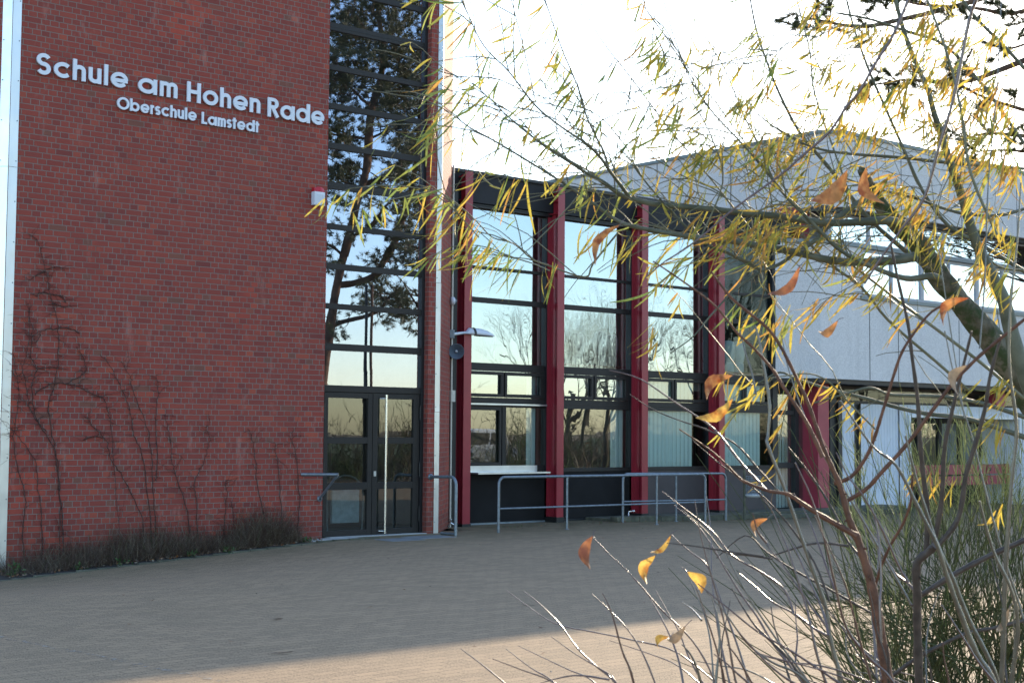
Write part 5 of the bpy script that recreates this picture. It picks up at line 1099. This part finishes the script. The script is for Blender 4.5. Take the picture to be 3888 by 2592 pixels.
# pine at the right whose outer branches reach into the picture
random.seed(51); PD = 11.
pn = empty('pine_tree', (P(3900, 1300, 12).x, P(3900, 1300, 12).y, 0), 'dark pine tree whose needled branch tips hang in at the top right', 'tree')
tb = P(3900, 1300, 12); mb = MB(); mb.tube([V((tb.x, tb.y, -.1)), V((tb.x+.2, tb.y, 3)), V((tb.x-.1, tb.y+.2, 6)), V((tb.x+.2, tb.y, 9.5))], [.24, .2, .15, .06], 12); mb.build('trunk', M['pinebark'], pn)
PB = [([(2600, -260), (2450, -80), (2352, 25), (2230, 18), (2110, 10), (2060, -6), (1990, -8)], 22), ([(2500, -150), (2300, -20), (2040, 52), (1960, 60), (1905, 52), (1860, 44), (1835, 62), (1812, 72)], 14), ([(2400, 120), (2300, 160), (2230, 185), (2170, 190), (2090, 184), (2050, 188), (2000, 196), (1960, 200)], 20), ([(2600, 380), (2450, 330), (2330, 310), (2260, 308), (2210, 320), (2160, 318)], 9), ([(2600, 300), (2420, 270), (2310, 240), (2240, 215), (2180, 175)], 18), ([(2600, 20), (2450, 60), (2330, 110), (2290, 95)], 7), ([(2560, 400), (2460, 370), (2360, 350), (2300, 345), (2225, 350)], 8)]
mbb = MB(); mbn = MB()
for pts, nt in PB:
    q_ = tr(pts, PD+1, PD-.6, 5); mbb.tube(q_, lerpl([.03, .02, .012, .008, .004], len(q_)), 6)
    for _ in range(nt):
        k = random.randrange(len(q_)//3, len(q_)); p_ = q_[k]+rv(.10); d = (q_[min(k+1, len(q_)-1)]-q_[k-1]).normalized()
        e_ = p_+(d+rv(.8)+V((0, 0, .1))).normalized()*random.uniform(.06, .16); mbb.tube([q_[k], p_, e_], [.005, .004, .003], 4)
        for j in range(5): needles(mbn, p_.lerp(e_, j/4), (e_-p_), 34, .075, .0026)
        for j in range(3): needles(mbn, q_[k].lerp(p_, j/2), (p_-q_[k]), 22, .07, .0026)
    mbb.tube([q_[0], V((tb.x, tb.y, q_[0].z-.6))], [.045, .07], 6)
mbb.build('branches', M['pinebark'], pn); mbn.build('needles', [M['needle'], M['needle'], M['needle2']], pn)
# the old pine standing opposite the tower: it fills the stair window with its reflection
random.seed(61)
def mir(x, y, d, Y=.15):
    q_ = P(x, y, d); return V((q_.x, 2*Y-q_.y, q_.z))
QD = 44.
pt = empty('pine_tree', (mir(722, 1050, QD).x, mir(722, 1050, QD).y, 0), 'large old pine tree mirrored in the tall stair window of the tower', 'tree')
mb = MB(); S_ = lambda px: PXM(px, QD)
def ml(pts, rad, o=0.):
    q_ = sm([mir(x, y, QD+o) for x, y in pts], 4); mb.tube(q_, [S_(r)*random.uniform(.93, 1.07) for r in lerpl(rad, len(q_))], 9); return q_
trunkp = ml([(715, 1090), (722, 1000), (740, 880), (756, 760), (765, 700), (776, 640), (790, 580), (806, 520), (822, 465), (836, 420), (845, 370), (848, 310), (855, 245), (872, 190), (880, 120), (868, 30), (880, -80), (870, -200)], [15, 13, 12, 11, 10.5, 10, 10, 9.5, 9, 9.5, 10, 9.5, 9, 8, 7, 6, 5, 3])
mb.build('trunk', M['pinebark'], pt)
mb = MB(); qs = []
for pts, rad in (([(775, 655), (820, 650), (860, 634), (885, 600), (905, 560), (922, 510), (945, 440), (960, 330), (970, 200), (985, 60)], [8, 8.5, 9, 9, 8, 7, 6, 4]), ([(842, 425), (870, 415), (900, 395), (925, 365), (950, 340), (990, 320)], [6.5, 6, 5, 4]), ([(752, 752), (790, 738), (835, 728), (874, 712), (900, 680), (930, 660)], [6, 5, 4, 2.5]), ([(848, 320), (890, 300), (940, 285), (1000, 250)], [3, 2.5, 2]), ([(846, 320), (800, 315), (760, 308), (720, 300)], [3, 2.6, 2]),
                 ([(850, 240), (825, 225), (790, 190), (760, 130)], [4, 3, 2]), ([(862, 215), (910, 190), (960, 120), (1000, 60)], [5, 4, 2]), ([(842, 440), (790, 420), (750, 380), (700, 350)], [4, 3, 2]), ([(800, 545), (850, 520), (890, 470), (930, 455)], [4, 3, 2]), ([(790, 590), (750, 560), (700, 560)], [4, 3, 2]), ([(875, 100), (920, 60), (980, -20)], [4, 3, 2]), ([(870, 40), (820, 0), (770, -60)], [4, 3, 2]), ([(905, 560), (950, 570), (1000, 600)], [4, 3, 2]), ([(880, -60), (940, -120), (1000, -180)], [4, 3]), ([(875, -100), (800, -160), (730, -190)], [4, 3]), ([(930, 655), (950, 690), (965, 720)], [2, 1.5])):
    qs.append(ml(pts, rad, random.uniform(-1.5, 1.5)))
cl = []
def spray(c, n):
    for _ in range(n):
        e_ = c+V((random.gauss(0, .55), random.gauss(0, .6), random.gauss(0, .35))); mb.tube([c, c.lerp(e_, .5)+rv(.1), e_], [.022, .015, .008], 4, cap=False); cl.append(e_); cl.append(c.lerp(e_, .6)+rv(.1))
for q_ in qs:
    for k in range(len(q_)//4, len(q_)):
        if random.random() < .55: spray(q_[k]+rv(.3), 3)
for cx, cy, r_, n_ in ((780, 40, 60, 26), (900, 20, 70, 30), (830, 120, 80, 46), (930, 130, 70, 34), (770, 190, 40, 14), (920, 210, 60, 24), (790, 270, 45, 16), (900, 250, 60, 18), (940, 330, 40, 16), (775, 330, 35, 12), (790, 400, 40, 16), (930, 400, 45, 18), (770, 470, 35, 12), (790, 530, 40, 12), (930, 500, 45, 20), (940, 580, 40, 18), (770, 620, 30, 8), (850, 690, 40, 16), (930, 690, 30, 12), (830, -80, 90, 34), (930, -100, 90, 34), (850, -200, 90, 30), (1020, 200, 60, 12), (700, 150, 60, 12), (765, 760, 18, 5), (935, 750, 16, 4), (880, 740, 20, 4), (690, 420, 60, 12), (1020, 420, 60, 12)):
    for _ in range(n_):
      for _k in range(3 if cy < 260 else 2 if cy < 450 else 1):
        a_ = random.random()*6.28; rr_ = r_*random.random()**.6; c = mir(cx+rr_*cos(a_), cy+rr_*sin(a_)*.8, QD+random.uniform(-2.5, 2.5)); cl.append(c)
        if random.random() < .5: e_ = c+rv(.5); mb.tube([c, e_], [.012, .008], 3, cap=False)
mb.build('limbs', M['pinebark'], pt); mb = MB()
for c in cl:
    d = V((random.uniform(-1, 1), random.uniform(-1, 1), random.uniform(-.1, .6)))
    for _ in range(3): needles(mb, c+rv(.20), d, 36, .20, .0085, 1.0)
mb.build('needles', [M['needle'], M['needle'], M['needle2']], pt)
# a further pine opposite the ribbon windows
random.seed(66); p3 = empty('pine_tree', (mir(2450, 1050, 42, .66).x, mir(2450, 1050, 42, .66).y, 0), 'pine tree whose crown is mirrored in the white ribbon windows', 'tree')
b3 = mir(2450, 1050, 42, .66); mb = MB(); mb.tube([V((b3.x, b3.y, -.1)), V((b3.x+.2, b3.y, 4)), V((b3.x, b3.y, 9))], [.2, .16, .08], 10); mb.build('trunk', M['pinebark'], p3)
mb = MB(); mt = MB()
for _ in range(150):
    x = random.choice((random.uniform(1980, 2480), random.uniform(2200, 2480))); y = 545+random.gauss(0, 34)+(20*sin(x*.02)); c = mir(x, y, 42+random.uniform(-1.5, 1.5), .66)
    if random.random() < .4: mt.tube([V((b3.x, b3.y, c.z-1.)), c.lerp(V((b3.x, b3.y, c.z)), .4), c], [.04, .02, .008], 4, cap=False)
    for _2 in range(3): needles(mb, c+rv(.2), V((random.uniform(-1, 1), random.uniform(-1, 1), .4)), 30, .18, .007, 1.)
mt.build('branches', M['pinebark'], p3); mb.build('needles', [M['needle'], M['needle'], M['needle2']], p3)
# two slim flag poles opposite the door
for i, x in enumerate((837, 850)):
    b_ = mir(x, 1040, 40); mb = MB(); mb.tube([V((b_.x, b_.y, -.1)), V((b_.x, b_.y, 5.6))], [.055, .04], 10); mb.lathe((b_.x, b_.y, 5.6), (0, 0, 1), [(0, .05), (.05, .05), (.09, 0)], 10)
    tag(mb.build('flag_pole', M['frame' if i == 0 else 'pinebark']), ('dark slim pole' if i == 0 else 'brown slim pole')+' mirrored in the window above the glass door', 'pole', 'slim poles opposite the door')
# bare trees, hedge and a parked van opposite, mirrored in the hall glass
def bare_tree(seed, H=11.5):
    random.seed(seed); mb = MB(); cr = MB()
    def grow(p_, d, L, r, lv, tgt):
        q_ = [p_]; n_ = 4; rr_ = [r]
        for k in range(n_): d = (d+rv(.16)+V((0, 0, .05))).normalized(); p_ = p_+d*L/n_; q_.append(p_); rr_.append(r*(1-.4*(k+1)/n_))
        tgt.tube(q_, rr_, 7 if lv == 0 else 4 if lv < 3 else 3, cap=False)
        if lv >= 5: return
        for _ in range((4 if lv < 4 else 5)): 
            k = random.randint(2, 4); grow(q_[k], (d+rv(.75)+V((0, 0, .12))).normalized(), L*random.uniform(.55, .8), rr_[k]*.62, lv+1, cr)
    grow(V((0, 0, -.1)), V((0, 0, 1)), H*.36, H*.017, 0, mb); return mb, cr
protos = []
for i, sd_ in enumerate((3, 8)):
    a_, c_ = bare_tree(sd_); r_ = empty('bare_tree', (0, 0, 0), 'x', 'tree', 'bare trees opposite the school'); a_.build('trunk', M['barebark'], r_); c_.build('crown', M['barebark'], r_); protos.append(r_)
random.seed(71)
spots = [(37, -31), (34, -26), (38, -23), (44, -28), (50, -24), (57, -29), (63, -25), (98, -29), (70, -30), (80, -27), (90, -31), (47, -36), (60, -38), (43, -38)]
for i, (x, y) in enumerate(spots):
    pr_ = protos[i % 2]; o = pr_ if i < 2 else copy_tree(pr_, (x, y, 0)); o.location = (x, y, 0); s_ = random.uniform(.75, 1.15); o.scale = (s_, s_, s_); o.rotation_euler = (0, 0, random.random()*6.28)
    o['label'] = 'leafless tree among those mirrored in the hall windows opposite'
mb = MB(); random.seed(81)
for _ in range(4200):
    x = random.uniform(8, 95); y = -24+random.gauss(0, 1.6)-(4 if x > 30 else 0); h_ = random.uniform(.6, 2.9)*(.75+.4*sin(x*.7)+.25*sin(x*1.9)); p_ = V((x, y, 0)); mi = random.choice((0, 1, 1, 0, 2)) if (int(x*.6) % 3) else random.choice((0, 2, 2))
    d = V((random.gauss(0, .45), random.gauss(0, .4), 1)).normalized(); q_ = [p_]
    for k in range(5): d = (d+rv(.28)).normalized(); p_ = p_+d*h_/5; q_.append(p_)
    mb.tube(q_, [.022, .019, .016, .012, .008, .004], 3, mi, False)
    for k in range(2, 6):
        for _2 in range(2):
            e_ = q_[k]+(d+rv(1.)).normalized()*random.uniform(.25, .6); mb.tube([q_[k], q_[k].lerp(e_, .5)+rv(.05), e_], [.010, .007, .003], 3, mi, False)
tag(mb.build('brush_hedge', [M['weed'], M['weed2'], M['broom']]), 'tangled brown brushwood along the far side of the yard', 'brushwood', kind='stuff')
vn = empty('parked_van', (24, -13.5, 0), 'pale van parked across the yard mirrored in the first hall window', 'van')
def van_at(vx, vy):
    mb = MB(); prof = [(-2.3, .35), (2.3, .35), (2.35, .9), (1.95, 1.15), (1.35, 1.85), (-2.2, 1.9), (-2.35, 1.0)]; n_ = len(prof)
    mb.add([(vx+x, vy-.9, z) for x, z in prof]+[(vx+x, vy+.9, z) for x, z in prof], [tuple(range(n_)), tuple(range(2*n_-1, n_-1, -1))]+[(i, n_+i, n_+(i+1) % n_, (i+1) % n_) for i in range(n_)]); mb.build('body', M['white'], vn, bevel=.08)
    mb = MB(); mb.box(vx-2.0, vx-.7, vy+.895, vy+.91, 1.15, 1.7); mb.box(vx-.6, vx+.5, vy+.895, vy+.91, 1.15, 1.7); mb.box(vx+.6, vx+1.3, vy+.895, vy+.91, 1.15, 1.7); mb.build('side_windows', M['black'], vn)
    for dx_ in (-1.5, 1.5):
        mb = MB(); mb.lathe((vx+dx_, vy+.75, .33), (0, 1, 0), [(0, .2), (0, .33), (.18, .33), (.2, .2), (.17, 0)], 20); mb.build('wheel', M['black'], vn)
_v = mir(1068, 1030, 64, 1.35); vn.location = (_v.x, _v.y, 0); van_at(_v.x, _v.y)
